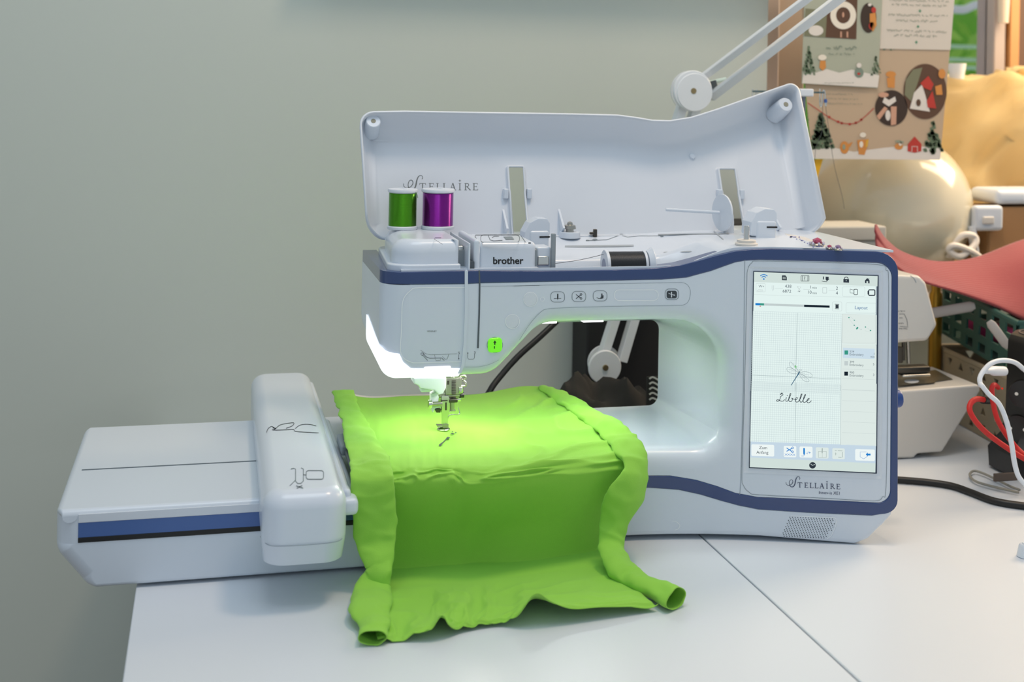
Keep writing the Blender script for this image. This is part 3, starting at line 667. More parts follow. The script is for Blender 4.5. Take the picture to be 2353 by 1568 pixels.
# wordmark: script capital and serif capitals
def wordmark(p, X, Y, k, ang):
    f = lambda x, y: (X + (x - 525) * k, Y + (y - 183) * k + (x - 525) * k * ang)
    S = [(527, 108), (530, 135), (548, 154), (580, 155), (612, 138), (632, 105), (626, 76), (605, 68), (584, 90), (578, 130), (590, 165), (615, 180), (645, 168), (664, 130), (675, 75), (690, 35), (710, 18), (732, 20), (742, 40), (734, 58)]
    Wd = [6, 5, 6, 7, 8, 9, 7, 6, 7, 8, 9, 10, 13, 15, 14, 10, 7, 6, 7, 9]
    q = cr_path([(a, b, c) for (a, b), c in zip(S, Wd)], 4); p.line([f(a, b) for a, b, c in q], [c * k for a, b, c in q])
    L = lambda a, b, w: p.line([f(*a), f(*b)], w * k)
    L((740, 106), (740, 180), 11); L((706, 107), (776, 107), 6); L((708, 104), (708, 124), 5); L((774, 104), (774, 124), 5); L((727, 181), (754, 181), 5)
    for x in (810, 1305):
        L((x + 14, 106), (x + 14, 181), 11); L((x, 107), (x + 54, 107), 6); L((x, 181), (x + 58, 181), 6); L((x + 18, 142), (x + 44, 142), 6); L((x + 53, 105), (x + 53, 120), 5); L((x + 57, 167), (x + 57, 183), 5); L((x + 44, 134), (x + 44, 150), 4)
    for x in (893, 968):
        L((x + 14, 106), (x + 14, 181), 11); L((x, 106), (x + 30, 106), 5); L((x, 181), (x + 56, 181), 6); L((x + 56, 165), (x + 56, 183), 5)
    L((1080, 102), (1054, 181), 6); L((1080, 102), (1106, 181), 12); L((1064, 155), (1096, 155), 5); L((1042, 181), (1066, 181), 5); L((1092, 181), (1120, 181), 5)
    L((1160, 106), (1160, 181), 11); L((1145, 106), (1175, 106), 5); L((1145, 181), (1175, 181), 5)
    for a, b in (((1160, 58), (1160, 94)), ((1143, 76), (1177, 76))):
        m_ = ((a[0] + b[0]) / 2, (a[1] + b[1]) / 2); p.line([f(*a), f(*m_), f(*b)], [1 * k, 9 * k, 1 * k])
    L((1224, 106), (1224, 181), 11); L((1210, 106), (1240, 106), 5); L((1210, 181), (1240, 181), 5)
    p.line([f(*v) for v in cr_path([(1230, 107), (1252, 110), (1260, 124), (1250, 140), (1230, 143)], 4)], 8 * k); L((1240, 143), (1276, 181), 10); L((1266, 181), (1286, 181), 5)
pw = Print(mf); wordmark(pw, 1806, 1119.5, 0.1485, 0.043); pw.put('maker_logo', NAVYLOGO, M)
Print(mf).text('Innov-is XE1', 1929.5, 1137.5, 9.8, 0.04, 'R').put('model_lettering', NAVYLOGO, M)
xb, zb3 = PU(1132, 605, 0.016)
Print(lambda x, y: UP(x, y, 0.0155)).text('brother', 1132.5, 607, 22.5, -0.005, sx=0.985, bold=0.022).put('maker_lettering', BLACK, M)
# speaker grille
gb = bmesh.new()
for r in range(13):
    y = 1190 + r * 3.7; x0 = 1815 - r * 1.55 if r < 12 else 1802; x1 = 1915 if r < 6 else 1915 - (r - 5) * 3
    n_ = int((x1 - x0) / 6.1)
    for k in range(n_ + 1):
        x = x0 + k * 6.1 + (3 if r % 2 else 0); yy = y + (x - 1800) * 0.042 - 1.5
        c = UP(x, yy, -0.0002); ex = UP(x + 1.25, yy, -0.0002) - c; ez = UP(x, yy - 1.25, -0.0002) - c
        vs_ = [gb.verts.new(c + ex * math.cos(t * math.pi / 3) + ez * math.sin(t * math.pi / 3)) for t in range(6)]; gb.faces.new(vs_)
tag(obj('speaker_grille', gb, mat('grille_hole', '4b545c', 0.8), M, smooth=0), kind='stuff')
Print(mf).line([(1817, 1186), (1918, 1190), (1923, 1194), (1920, 1210), (1910, 1232), (1900, 1239)], 1.2).put('grille_edge', SOFTLINE, M)
Print(mf).line(cr_path([(1545, 1198), (1555, 1200), (1562, 1208), (1558, 1216), (1550, 1219)], 4), 1.2).put('embossed_mark', SOFTLINE, M)
# blue knob on the right flank
kz = P(2073, 916, 1.28).z
obj('side_knob', cyl((0.7655, 1.28, kz), (0.7765, 1.28, kz), 0.0100, 30, bev=0.002), mat('knob_blue', '24478c', 0.35), M)
obj('knob_shaft', cyl((0.735, 1.28, kz), (0.767, 1.28, kz), 0.0082, 24), WHITE2, M)
# prints on top
tz = lambda ztop: (lambda x, y: Pz(x, y, ztop + 0.0004))
c1 = crop(tz(0.3275), 820, 400, 4.9)
Print(c1).rrect(1395, 685, 1830, 768, 30, 4).line([(1335, 690), (1330, 700), (1380, 780)], 4).line([(1480, 690), (1500, 740), (1540, 752), (1640, 745)], 4).line([(1520, 715), (1550, 700), (1600, 700)], 4).line([(1845, 690), (1905, 775)], 4).line([(1335, 686), (1840, 684)], 4).ell(1945, 778, 18, 9).put('threading_diagram', INK, M)
Print(c1).poly([(1650, 705), (1745, 703), (1772, 735), (1680, 740)]).put('threading_diagram', INKL, M)
c1 = crop(tz(0.331), 820, 400, 4.9)
Print(c1).line([(950, 718), (880, 718), (872, 735), (965, 792)], 4).put('threading_diagram', INK, M)
# ------------------------------------------------------------------ the opened lid
D0, Z0, LEAN = 0.186, 0.318, math.radians(24)
SL, CL = math.sin(LEAN), math.cos(LEAN)
def lidp(x, l, f): return Vector((x, D0 + l * SL - f * CL, Z0 + l * CL + f * SL))
def PL(px, py, f=0.0):
    r = ray(px, py); lo, hi = 1.2 / r.y, 1.8 / r.y
    for i in range(34):
        t = (lo + hi) / 2; x, d = Uinv(r * t); z = CH + r.z * t
        ff = -(d - D0) * CL + (z - Z0) * SL
        if ff > f: lo = t
        else: hi = t
    return x, (d - D0) * SL + (z - Z0) * CL
def lv_(px, py, r, bev): x, l = PL(px, py, 2 * bev); return (x, l, r, bev)
W_ = 0.021
x0a, _ = PL(1171, 420, .008); x1a, ltop_a = PL(1203, 381, .008); x0b, _ = PL(1658, 420, .008); x1b, ltop_b = PL(1690, 386, .008)
xl_, _l = PL(834, 420, 2 * W_); xr_, _l = PL(1866, 440, 2 * W_)
lid = [(PL(848, 300, 2 * W_)[0] - 0.010, PL(850, 258, 2 * W_)[1], 0.016, W_)]
lid += [lv_(x, y, 0, W_) for x, y in ((930, 256), (1100, 259), (1300, 262), (1420, 265), (1465, 271), (1500, 277), (1540, 278), (1590, 270), (1650, 251), (1720, 226), (1780, 205))]
tr = PL(1832, 187, 2 * W_); lid.append((tr[0], tr[1], 0.010, W_))
lid.append((xr_ + 0.010, -0.004, 0.012, 0.005))
for xa, xb_, lt in ((x0b, x1b, ltop_b), (x0a, x1a, ltop_a)):
    lid += [(xb_, -0.004, 0.0, 0.0035), (xb_, lt * 0.62, 0.0, .0035), (xb_ + 0.0005, lt * 0.66, 0, .0035), (xb_ + 0.0005, lt, 0.002, .0035), (xa - 0.0005, lt, 0.002, .0035), (xa - 0.0005, lt * 0.66, 0, .0035), (xa, lt * 0.62, 0, .0035), (xa, -0.004, 0.0, 0.005)]
lid.append((xl_ + 0.004, -0.004, 0.022, W_))
lid = lid[::-1]; lid = [(a, b, r, lid[(i + 1) % len(lid)][3]) for i, (a, b, r, w) in enumerate(lid)]
bm = loft(fillet(lid), lambda a, b, h: lidp(a, b, 2 * h), [], nb=8, cap0=True, cap1=False)
LID = obj('lid', bend(bm), WHITE2, M, smooth=50, solid=0.0024)
lw = Print(lambda x, y: (lambda q: U(*lidp(q[0], q[1], 0.0016)))(PL(x, y, 0.0016)))
wordmark(lw, 927.1, 437.3, 1 / 4.9, 0.0); lw.put('maker_logo', LOGO, LID)
for px, py, r in ((858, 278, 0.0085), (1806, 240, 0.0095)):
    x, l = PL(px, py, 0.036)
    bmb = tube([U(*lidp(x, l, f)) for f in (0.002, 0.03, 0.035, 0.036)], [r * 1.25, r * 1.08, r, r * 0.9], 24, True, n=1)
    o = obj('lid_post', bmb, WHITE, LID)
    obj('post_hole', tube([U(*lidp(x, l, f)) for f in (0.033, 0.0364)], [r * 0.34] * 2, 12, True, n=1), mat('post_hole_dark_%d' % px, '8f8d7c', 0.7), LID)
for px, py in ((1590, 360),):
    x, l = PL(px, py, 0.001); obj('lid_peg', tube([U(*lidp(x, l, f)) for f in (0, 0.004, 0.005)], [0.0042, 0.0036, 0.002], 14, True, n=1), WHITE, LID)
for xm, lt in (((x0a + x1a) / 2, ltop_a), ((x0b + x1b) / 2, ltop_b)):     # stops and ribs beside the hinge slots
    for s in (-1, 1):
        c = U(*lidp(xm + s * 0.0145, lt * 0.60, 0.005)); obj('slot_stop', rbox(c.x - .003, c.x + .003, c.y - .004, c.y + .004, c.z - .006, c.z + .006, .0012), WHITE, LID)
    for s in (-1, 1):
        bw = bmesh.new(); x = xm - 0.019 if s < 0 else xm + 0.05; q = [(x, 0.000, 0.001), (x, 0.034, 0.001), (x, 0.002, 0.022)]
        a = [bw.verts.new(U(*lidp(*v))) for v in q]; c = [bw.verts.new(U(*lidp(v[0] + 0.0025, v[1], v[2]))) for v in q]
        bw.faces.new(a); bw.faces.new(c[::-1])
        for k in range(3): bw.faces.new((a[k], a[(k + 1) % 3], c[(k + 1) % 3], c[k]))
        obj('lid_rib', bw, WHITE, LID, smooth=0)
# ------------------------------------------------------------------ hinge brackets and fittings on the deck
def hinge(xc, zc, d):
    p = [U(xc, d, zc)]; h = bend(rbox(xc - 0.006, xc + 0.017, d - 0.004, d + 0.03, zc - 0.01, zc + 0.020, 0.003))
    o = obj('hinge_bracket', h, WHITE, M)
    prof = [(-0.013, 0.002), (-0.012, 0.018), (-0.006, 0.029), (0.004, 0.034), (0.015, 0.0335), (0.018, 0.029), (0.018, 0.014), (0.006, 0.0135), (0.003, 0.016), (0.001, 0.010), (-0.003, 0.002)]
    bmh = loft(fillet([(xc + a, zc + b, 0.002, .001) for a, b in prof], 2), lambda a, b, hh: Vector((a, d - 0.002 + hh, b)), [(0.028, None)], nb=3)
    obj('hinge_arm', bend(bmh), WHITE, o)
    obj('hinge_gap', bend(rbox(xc + 0.0052, xc + 0.0175, d - 0.0045, d + 0.02, zc + 0.0118, zc + 0.0136)), BLACK, o)
xh, zh = PU(1228, 545, 0.125); hinge(xh, 0.310, 0.125)
xh2, zh2 = PU(1748, 545, 0.105); hinge(xh2, 0.3235, 0.105)
obj('guide_post', bend(rbox(PU(1266, 600, .022)[0], PU(1276, 600, .022)[0], 0.020, 0.026, 0.295, PU(1270, 537, .022)[1], 0.001)), mat('guide_post_grey', '8f979c', 0.4), M)
xg = PU(1228, 595, .03)[0]
obj('tension_block', bend(rbox(xg + .002, xg + 0.018, 0.026, 0.06, 0.290, 0.3205, 0.002)), WHITE, M)
obj('tension_plate', bend(rbox(xg + .003, xg + 0.0155, 0.0245, 0.028, 0.3005, 0.3105, 0.001)), CHROME, M)
obj('thread_channel', bend(rbox(xg - 0.0045, xg + 0.001, 0.02, 0.06, 0.29, 0.318)), MATS['channel_mid'], M)
# oval pad next to the logo block and rim light
# pretension disc
def deck_pt(px, py):
    """first place where the line of sight meets the deck"""
    r = ray(px, py); t0, t1 = 1.20 / r.y, 1.47 / r.y; n_ = 240
    for k in range(n_ + 1):
        w = r * (t0 + (t1 - t0) * k / n_); w.z += CH; x, d = Uinv(w)
        if 0.008 < d and w.z <= deck_z(min(max(x, .2), .733), min(d, .238)): break
    return w, x, d, w.z
p, x, d, z = deck_pt(1309, 546)
bm = lathe([(0.013, 0), (0.0125, 0.006), (0.0118, 0.007)], p, 28); o = obj('pretension_base', bm, WHITE, M)
obj('pretension_disc', lathe([(0.0045, .007), (0.0045, .010), (0.0075, .0105), (0.0068, .0145), (0.0035, .0155), (0.0030, .018), (0.0012, .019)], p, 26), STEEL, o)
p, x, d, z = deck_pt(1363, 545)
obj('wire_hook', rbox(p.x - .0045, p.x + .001, p.y - .002, p.y + .002, p.z + .003, p.z + .006, .0008), DSTEEL, M); obj('wire_hook', rbox(p.x, p.x + .0045, p.y - .002, p.y + .002, p.z, p.z + .0095, .0008), DSTEEL, M)
# grooves and diagram printed on the deck
dk = lambda x, y: (lambda q: q[0] + Vector((0, 0, 0.0006)))(deck_pt(x, y))
Print(dk).line([(1298, 567.5), (1456, 565.5)], 4).line([(1512, 540), (1600, 538.5), (1675, 537.5)], 2.2).line([(1640, 532), (1662, 551)], 2.2).line([(1525, 581), (1590, 579)], 2).put('deck_groove', mat('deck_groove_grey', 'a9b0b5', 0.5), M)
Print(dk).line([(1347, 554), (1395, 552), (1425, 541), (1442, 546), (1470, 543), (1520, 543)], .9).ell(1350, 553.5, 4, 1.4).ell(1428, 540, 4, 1.4).ell(1521, 544, 4, 1.4).ell(1367, 552, 6, 2).put('threading_diagram', INKL, M)
# vertical spool pin with felt disc
ax_ = 0.150; xd, zd = PU(1660, 489, ax_); xe, ze = PU(1530, 482, ax_)
pc = U(xd, ax_, zd)
dirx = (U(xe, ax_, ze) - pc).normalized()
SP = obj('spool_pin', tube([pc + dirx * 0.004, pc + dirx * 0.03, U(xe, ax_, ze)], 0.0021, 12), WHITE, M)
dd = Vector((dirx.x, dirx.y - 0.25, 0)).normalized()
obj('spool_pin_disc', cyl(pc - dd * 0.0012, pc + dd * 0.0012, 0.0225, 44, bev=0.0006), WHITE2, SP)
bm = tube([pc - dirx * 0.002, pc - dirx * 0.010 + Vector((0, 0.004, -0.004)), pc - dirx * 0.010 + Vector((0, 0.006, -0.030))], [0.005, 0.0055, 0.007], 14); obj('spool_pin_bracket', bm, WHITE, SP)
# bobbin winder
p, x, d, z = deck_pt(1715, 563)
obj('winder_seat', lathe([(0.0125, 0), (0.0128, .002), (0.0105, .003), (0.0105, .0055), (0.0095, .006)], p, 30), IVORY, M)
obj('winder_shaft', lathe([(0.0032, .006), (0.0032, .020), (0.0024, .0215)], p, 20), CHROME, M)
# printed floral strip on the right end of the deck
FLW = mat('printed_flower_blue', '6f78b5', 0.6)
p0 = Print(lambda x, y: Pz(x, y, 0.3236)); p0.poly([(1802, 536), (1850, 545), (1912, 571), (1845, 570)]); p0.put('decor_strip', IVORY, M)
p0 = Print(lambda x, y: Pz(x, y, 0.3240))
for k in range(26):
    t = random.random(); x = 1812 + 70 * t + random.uniform(-4, 12); y = 542 + 28 * t + random.uniform(-3, 3); p0.ell(x, y, random.uniform(1.2, 3), random.uniform(.8, 1.6), 7)
p0.put('decor_print', FLW, M)

# ------------------------------------------------------------------ needle, foot and clamps
NY = 1.372
def nbox(name, x0, y0, x1, y1, m, dy0=-0.005, dy1=0.005, r=0.0006, parent=M):
    a, c = P(x0, y1, NY), P(x1, y0, NY); return obj(name, rbox(a.x, c.x, NY + dy0, NY + dy1, a.z, c.z, r), m, parent)
def npoly(name, pts, m, dy0=-0.005, dy1=0.005, parent=M, r=0.0006):
    L = [(P(x, y, NY).x, P(x, y, NY).z, 0, r) for x, y in pts]
    return obj(name, loft(fillet(L), lambda a, b, h: Vector((a, NY + dy0 + h, b)), [(dy1 - dy0, None)], nb=3), m, parent)
npoly('foot_holder_block', [(947, 864), (1021, 862), (1021, 886), (1014, 900), (1004, 903), (994, 893), (984, 891), (962, 888), (957, 881), (948, 877)], WHITE, -0.012, 0.012, r=.002)
nbox('foot_holder_wing', 964, 886, 988, 899, WHITE, -0.008, 0.006, .002)
nb_ = nbox('needle_bar_block', 1023, 866, 1060, 907, STEEL, -0.003, 0.012, .001)
for k in range(9): nbox('coil_ridge', 1036.5, 873 + 3.7 * k, 1046.5, 875.2 + 3.7 * k, DSTEEL, -0.0042, -0.002, .0002, nb_)
nbox('bar_slot', 1026, 874, 1031, 883, DSTEEL, -0.0034, -0.002, .0001, nb_)
nbox('needle_bar', 1037, 862, 1045, 915, CHROME, 0.000, 0.005, .0012)
obj('clamp_rod', cyl(P(1009, 911, NY), P(1060, 908, NY), 0.0019, 14), STEEL, M)
obj('clamp_knob', cyl(P(1056, 908.5, NY), P(1066, 908, NY), 0.0031, 16, bev=.0005), BLACK, M)
obj('guide_roller', cyl(P(1058.5, 903, NY - .002), P(1058.5, 889, NY - .002), 0.0031, 18, bev=.0008), CHROME, M)
obj('guide_clip', tube([P(1056, 866, NY), P(1066, 863, NY), P(1070, 868, NY), P(1064, 873, NY), P(1070, 880, NY), P(1069, 887, NY), P(1058, 887, NY)], 0.0013, 8), STEEL, M)
npoly('white_lever', [(990, 905), (1003, 900), (1008, 912), (1006, 926), (1013, 936), (1000, 938), (994, 948), (991, 940), (990, 922)], WHITE, -0.002, 0.008)
ts = obj('thumb_screw', cyl(P(984, 929, NY - .004), P(992, 929, NY - .004), 0.0047, 22, bev=.0006), CHROME, M)
obj('screw_shank', cyl(P(992, 929, NY - .004), P(1016, 928, NY - .004), 0.0026, 14), STEEL, ts)
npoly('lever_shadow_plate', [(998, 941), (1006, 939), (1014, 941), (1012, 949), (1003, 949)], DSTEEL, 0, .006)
npoly('foot_shank', [(1013, 908), (1029, 907), (1032, 915), (1032, 940), (1029, 958), (1027, 978), (1014, 979), (1014, 945)], CHROME, -0.004, 0.000)
nbox('shank_slot', 1021, 923, 1025.5, 941, DSTEEL, -0.0044, -0.003, .0001)
nbox('shank_collar', 1012, 917.5, 1027, 920.5, DSTEEL, -0.0048, 0.0, .0003)
nbox('needle_clamp', 1030, 915, 1050, 924, DSTEEL, -0.005, 0.005, .001)
obj('clamp_screw', cyl(P(1051, 919, NY), P(1058, 918, NY), 0.0022, 12), CHROME, M)
obj('clamp_post', cyl(P(1039, 924, NY), P(1039, 944, NY), 0.0027, 16), STEEL, M)
obj('clamp_post_foot', cyl(P(1039, 943, NY), P(1039, 945.5, NY), 0.0040, 16), CHROME, M)
obj('needle', cyl(P(1022, 940, NY + .002), P(1021, 990, NY + .002), 0.0006, 8, 0.0003), CHROME, M)
obj('thread_wire', tube([P(1052, 924, NY), P(1053, 938, NY), P(1056, 950, NY - .001), P(1052, 953, NY - .002), P(1040, 953, NY - .004), P(1032, 956, NY - .004), P(1028, 965, NY - .003)], 0.0007, 8), CHROME, M)
npoly('foot_bracket', [(1002, 975), (1016, 975), (1016, 972), (1029, 973), (1029, 983), (1016, 983), (1015, 979), (1003, 979)], STEEL, -0.005, 0.001)
fc = P(1019, 986.5, NY - .003); bm = bmesh.new(); q = [fc + Vector((0.0062 * math.cos(t * math.pi / 10), 0.0062 * math.sin(t * math.pi / 10), 0)) for t in range(21)]
obj('embroidery_foot', tube(q, 0.0012, 8, False, n=1), CHROME, M)

# ------------------------------------------------------------------ spools of thread
def spool_vertical(name, c, r, h, m, label):
    t = empty(name, c); tag(t, label, 'thread spool', 'thread spools standing on the head')
    obj('flange', lathe([(r * 1.06, 0.0), (r * 1.08, .001), (r * 1.08, .003), (r * 0.98, .0042)], c, 40), WHITE2, t)
    obj('flange', lathe([(r * 0.98, h - .0042), (r * 1.08, h - .003), (r * 1.08, h - .001), (r * 1.05, h), (r * .3, h), (r * .28, h - .002)], c, 40), WHITE2, t)
    prof = [(r * 0.95, .004)]
    n_ = 60
    for k in range(n_): 
        z = .0042 + (h - .0084) * k / n_; prof += [(r, z), (r * 0.988, z + (h - .0084) / n_ * 0.6)]
    prof.append((r * 0.95, h - .004)); obj('thread_winding', lathe(prof, c, 48), m, t, smooth=60)
    return t
def silk(name, col): return mat(name, col, 0.24, 0.8, coat=0.2)
YS = 1.405; zs = 0.3312
for px0, px1, m, lab, nm in ((892, 958, silk('green_thread', '4f9a12'), 'green thread spool standing on the machine head', 'thread_spool'), (970, 1042, silk('purple_thread', '8a1f92'), 'purple thread spool standing on the machine head', 'thread_spool')):
    a, c = P(px0, 490, YS), P(px1, 490, YS); r = (c.x - a.x) / 2 / math.cos(0.0)
    spool_vertical(nm, Vector(((a.x + c.x) / 2, YS, zs)), r * 0.97, 0.0455, m, lab)
tl = obj('loose_thread_end', tube([P(942, 447, YS), P(952, 440, YS - .01), P(958, 446, YS - .012), P(960, 455, YS - .01)], 0.0003, 5), mat('fine_thread', '6f8a50', 0.6)); tl.name = 'thread_tail'
for o in [o for o in COL.objects if o.name == 'thread_spool']: tl.parent = o; tl.location = -o.location
# black spool lying in the trough
xs0, _z = PU(1388, 597, .045); xs1, _z = PU(1498, 597, .045); zc = 0.2965
t = empty('thread_spool', U((xs0 + xs1) / 2, .045, zc - .018)); tag(t, 'black thread spool lying in the tray behind the navy band', 'thread spool')
A0, A1 = U(xs0, .045, zc), U(xs1, .045, zc); ad = (A1 - A0).normalized(); Ls = (A1 - A0).length
at_ = lambda k: A0 + ad * (Ls * k)
obj('flange', cyl(at_(0), at_(0.07), 0.0182, 40, bev=.001), WHITE2, t)
obj('thread_winding', cyl(at_(0.07), at_(0.80), 0.0162, 40), mat('black_thread', '14161c', 0.35, wave=('X', 300, 0.3)), t)
obj('flange', cyl(at_(0.80), at_(0.86), 0.0170, 40, bev=.001), WHITE2, t)
obj('end_cap', cyl(at_(0.88), at_(1.0), 0.0170, 40, 0.0205, bev=.001), WHITE, t)
obj('paper_label', cyl(at_(-0.006), at_(0.0), 0.0085, 24), mat('spool_label', '9aa0b4', 0.6), t)
obj('trailing_thread', tube([at_(0.2) + Vector((0, 0, 0.0162)), P(1330, 598, 1.335), P(1232, 611, 1.33)], 0.00028, 5), BLACK, t)
# ------------------------------------------------------------------ embroidery unit on the left
E_ = empty('embroidery_unit', (0.01, 1.41, 0.0)); tag(E_, 'white embroidery unit with a blue stripe left of the machine, overhanging the table', 'embroidery unit')
ZU = 0.0795; YU0, YU1 = 1.262, 1.565; XU0, XU1 = -0.136, 0.166
prof = [(XU1, ZU, 0, .006), (XU1, 0.003, 0, .004), (XU0 + 0.030, 0.003, 0.02, .016), (XU0, 0.040, 0.02, .022), (XU0, ZU, 0.007, .006), (XU0 + 0.03, ZU, 0, .006)]
A = fillet(prof, 6)
obj('unit_body', loft(A, lambda a, b, h: Vector((a, YU0 + h, b)), [(YU1 - YU0, None)], nb=6, back_bevel=True), WHITE, E_, smooth=40)
ux0 = P(180, 1200, YU0).x
def ubox(name, x0, x1, z0, z1, m, y0=-0.0012): return obj(name, rbox(x0, x1, YU0 + y0, YU0 + 0.006, z0, z1, 0.0004), m, E_)
ubox('front_bezel', ux0, XU1, 0.0672, 0.0755, WHITE2, -0.0010)
ubox('blue_stripe', ux0, XU1, 0.0528, 0.0672, UBAND, -0.0006)
ubox('carriage_slot', ux0, XU1, 0.0478, 0.0528, BLACK, -0.0007)
bm = bmesh.new(); a, c = Pz(165, 1082, ZU), Pz(598, 1060, ZU); obj('top_slot', rbox(a.x + .010, XU1 - 0.03, a.y - 0.0015, a.y + 0.0015, ZU - .003, ZU + 0.0003), mat('slot_grey', '5f6b75', 0.5), E_)
# carriage
CX0, CX1, CZ = 0.0555, 0.1350, 0.1120; CY0, CY1 = 1.172, 1.680
plan = [(CX0, CY0, 0.022, .016), (CX1, CY0, 0.022, .016), (CX1 + .004, CY1, 0.02, .016), (CX0 + .006, CY1, 0.02, .016)]
CAR = obj('carriage', loft(fillet(plan, 8), lambda a, b, h: Vector((a, b, CZ - h)), [(CZ - 0.0670, None), (CZ - 0.0662, None), (CZ - 0.0610, [(p[0] + (0.0925 - p[0]) * .012, p[1] + .0005, 0, 0, 0) for p in fillet(plan, 8)]), (CZ - 0.0440, [(p[0] + (0.0925 - p[0]) * .06, p[1] + (1.40 - p[1]) * .02, 0, 0, 0) for p in fillet(plan, 8)])], nb=8), WHITE, E_, smooth=40)
obj('carriage_seam', tube([(CX0 - .0002, CY0 + .03, 0.0640), (CX0 + .006, CY0 + .006, 0.0640), (CX0 + .022, CY0 - .0002, 0.0640), (CX1 - .022, CY0 - .0002, 0.0640), (CX1 - .006, CY0 + .006, 0.0640), (CX1 + .0002, CY0 + .03, 0.0640)], 0.0003, 6), GROOVE, CAR)
obj('carriage_ridge', rbox(CX1 - .002, CX1 + 0.006, CY0 + 0.03, CY1 - 0.03, 0.080, 0.1035, 0.004), WHITE, CAR)
obj('carriage_shelf', rbox(CX1 - .004, CX1 + 0.0125, CY0 + 0.022, 1.492, 0.080, 0.0965, 0.005), WHITE, E_)
c8 = crop(lambda x, y: Pz(x, y, CZ + 0.0004), 100, 820, 2.8)
d8 = Print(c8)
d8.line(cr_path([(1435, 488), (1445, 462), (1470, 448), (1490, 462), (1520, 440), (1560, 430), (1610, 425), (1600, 445), (1560, 460)], 3), 3).line(cr_path([(1470, 470), (1500, 472), (1560, 470), (1610, 468), (1620, 480), (1700, 486), (1770, 490)], 3), 3).line(cr_path([(1620, 462), (1650, 440), (1700, 434), (1755, 444)], 3), 3).line([(1475, 455), (1495, 462), (1480, 470)], 6)
d8.put('hoop_diagram', INK, CAR)
d8 = Print(c8); d8.line([(1592, 722), (1610, 718), (1622, 722), (1622, 800), (1635, 815), (1655, 815), (1672, 800), (1672, 722), (1658, 715)], 5).rrect(1690, 732, 1802, 788, 16, 5).line([(1672, 760), (1690, 760)], 5).line([(1585, 830), (1620, 795)], 4).line([(1625, 830), (1670, 845)], 6).line([(1630, 846), (1665, 828)], 6); d8.put('release_diagram', INKL, CAR)
# hoop bracket and hoop
HP = empty('embroidery_hoop', (0.29, 1.36, 0.0985)); tag(HP, 'embroidery hoop with a dark grey side bracket under the lime cloth', 'hoop')
HG = mat('hoop_grey', '848d94', 0.45)
HX0, HX1, HY0, HY1 = 0.168, 0.395, 1.250, 1.470
def hoop_ring(name, g, w, z0, z1, m):
    o_ = fillet([(HX0 - g, HY0 - g, .03, 0), (HX1 + g, HY0 - g, .03, 0), (HX1 + g, HY1 + g, .03, 0), (HX0 - g, HY1 + g, .03, 0)], 6); i_ = fillet([(HX0 - g + w, HY0 - g + w, .026, 0), (HX1 + g - w, HY0 - g + w, .026, 0), (HX1 + g - w, HY1 + g - w, .026, 0), (HX0 - g + w, HY1 + g - w, .026, 0)], 6)
    bm = bmesh.new(); R = [[bm.verts.new((p[0], p[1], z)) for p in poly] for poly, z in ((o_, z0), (o_, z1), (i_, z1), (i_, z0))]; n_ = len(o_)
    for k in range(4):
        for j in range(n_): bm.faces.new((R[k][j], R[k][(j + 1) % n_], R[(k + 1) % 4][(j + 1) % n_], R[(k + 1) % 4][j]))
    return obj(name, bm, m, HP)
hoop_ring('outer_ring', 0.0, 0.008, 0.0995, 0.1065, HG); hoop_ring('inner_ring', -0.0085, 0.006, 0.0995, 0.1060, WHITE2)
obj('hoop_bracket', rbox(0.1475, 0.1685, 1.275, 1.385, 0.0995, 0.1065, 0.002), mat('bracket_grey', '5c6368', 0.45), HP)
obj('bracket_latch', rbox(0.144, 0.152, 1.325, 1.375, 0.0995, 0.110, 0.002), HG, HP)
# ------------------------------------------------------------------ stabiliser sheet and lime cloth
st = bmesh.new()
rows = [[Pz(806, 905, .1100), Pz(850, 911, .1090), Pz(930, 908, .1075), Pz(1010, 905, .1065)], [Pz(800, 935, .1075), Pz(860, 935, .1068), Pz(930, 935, .1060), Pz(1010, 935, .1060)]]
tag(obj('stabiliser_sheet', grid_surface(rows, 8, 4), mat('stabiliser_paper', 'e9e6e4', 0.9), solid=0.0006), 'white stabiliser sheet peeking out behind the back edge of the lime cloth', 'backing sheet')
CLOTH = empty('lime_cloth', (0.29, 1.20, 0.0)); tag(CLOTH, 'lime green cotton cloth clamped under the needle and hanging onto the table', 'cloth')
ZC = 0.1095
def row(pts, z=None, Y=None):
    out = []
    for p in pts:
        if z is not None: out.append(Pz(p[0], p[1], p[2] if len(p) > 2 else z))
        else: out.append(P(p[0], p[1], p[2] if len(p) > 2 else Y))
    return out
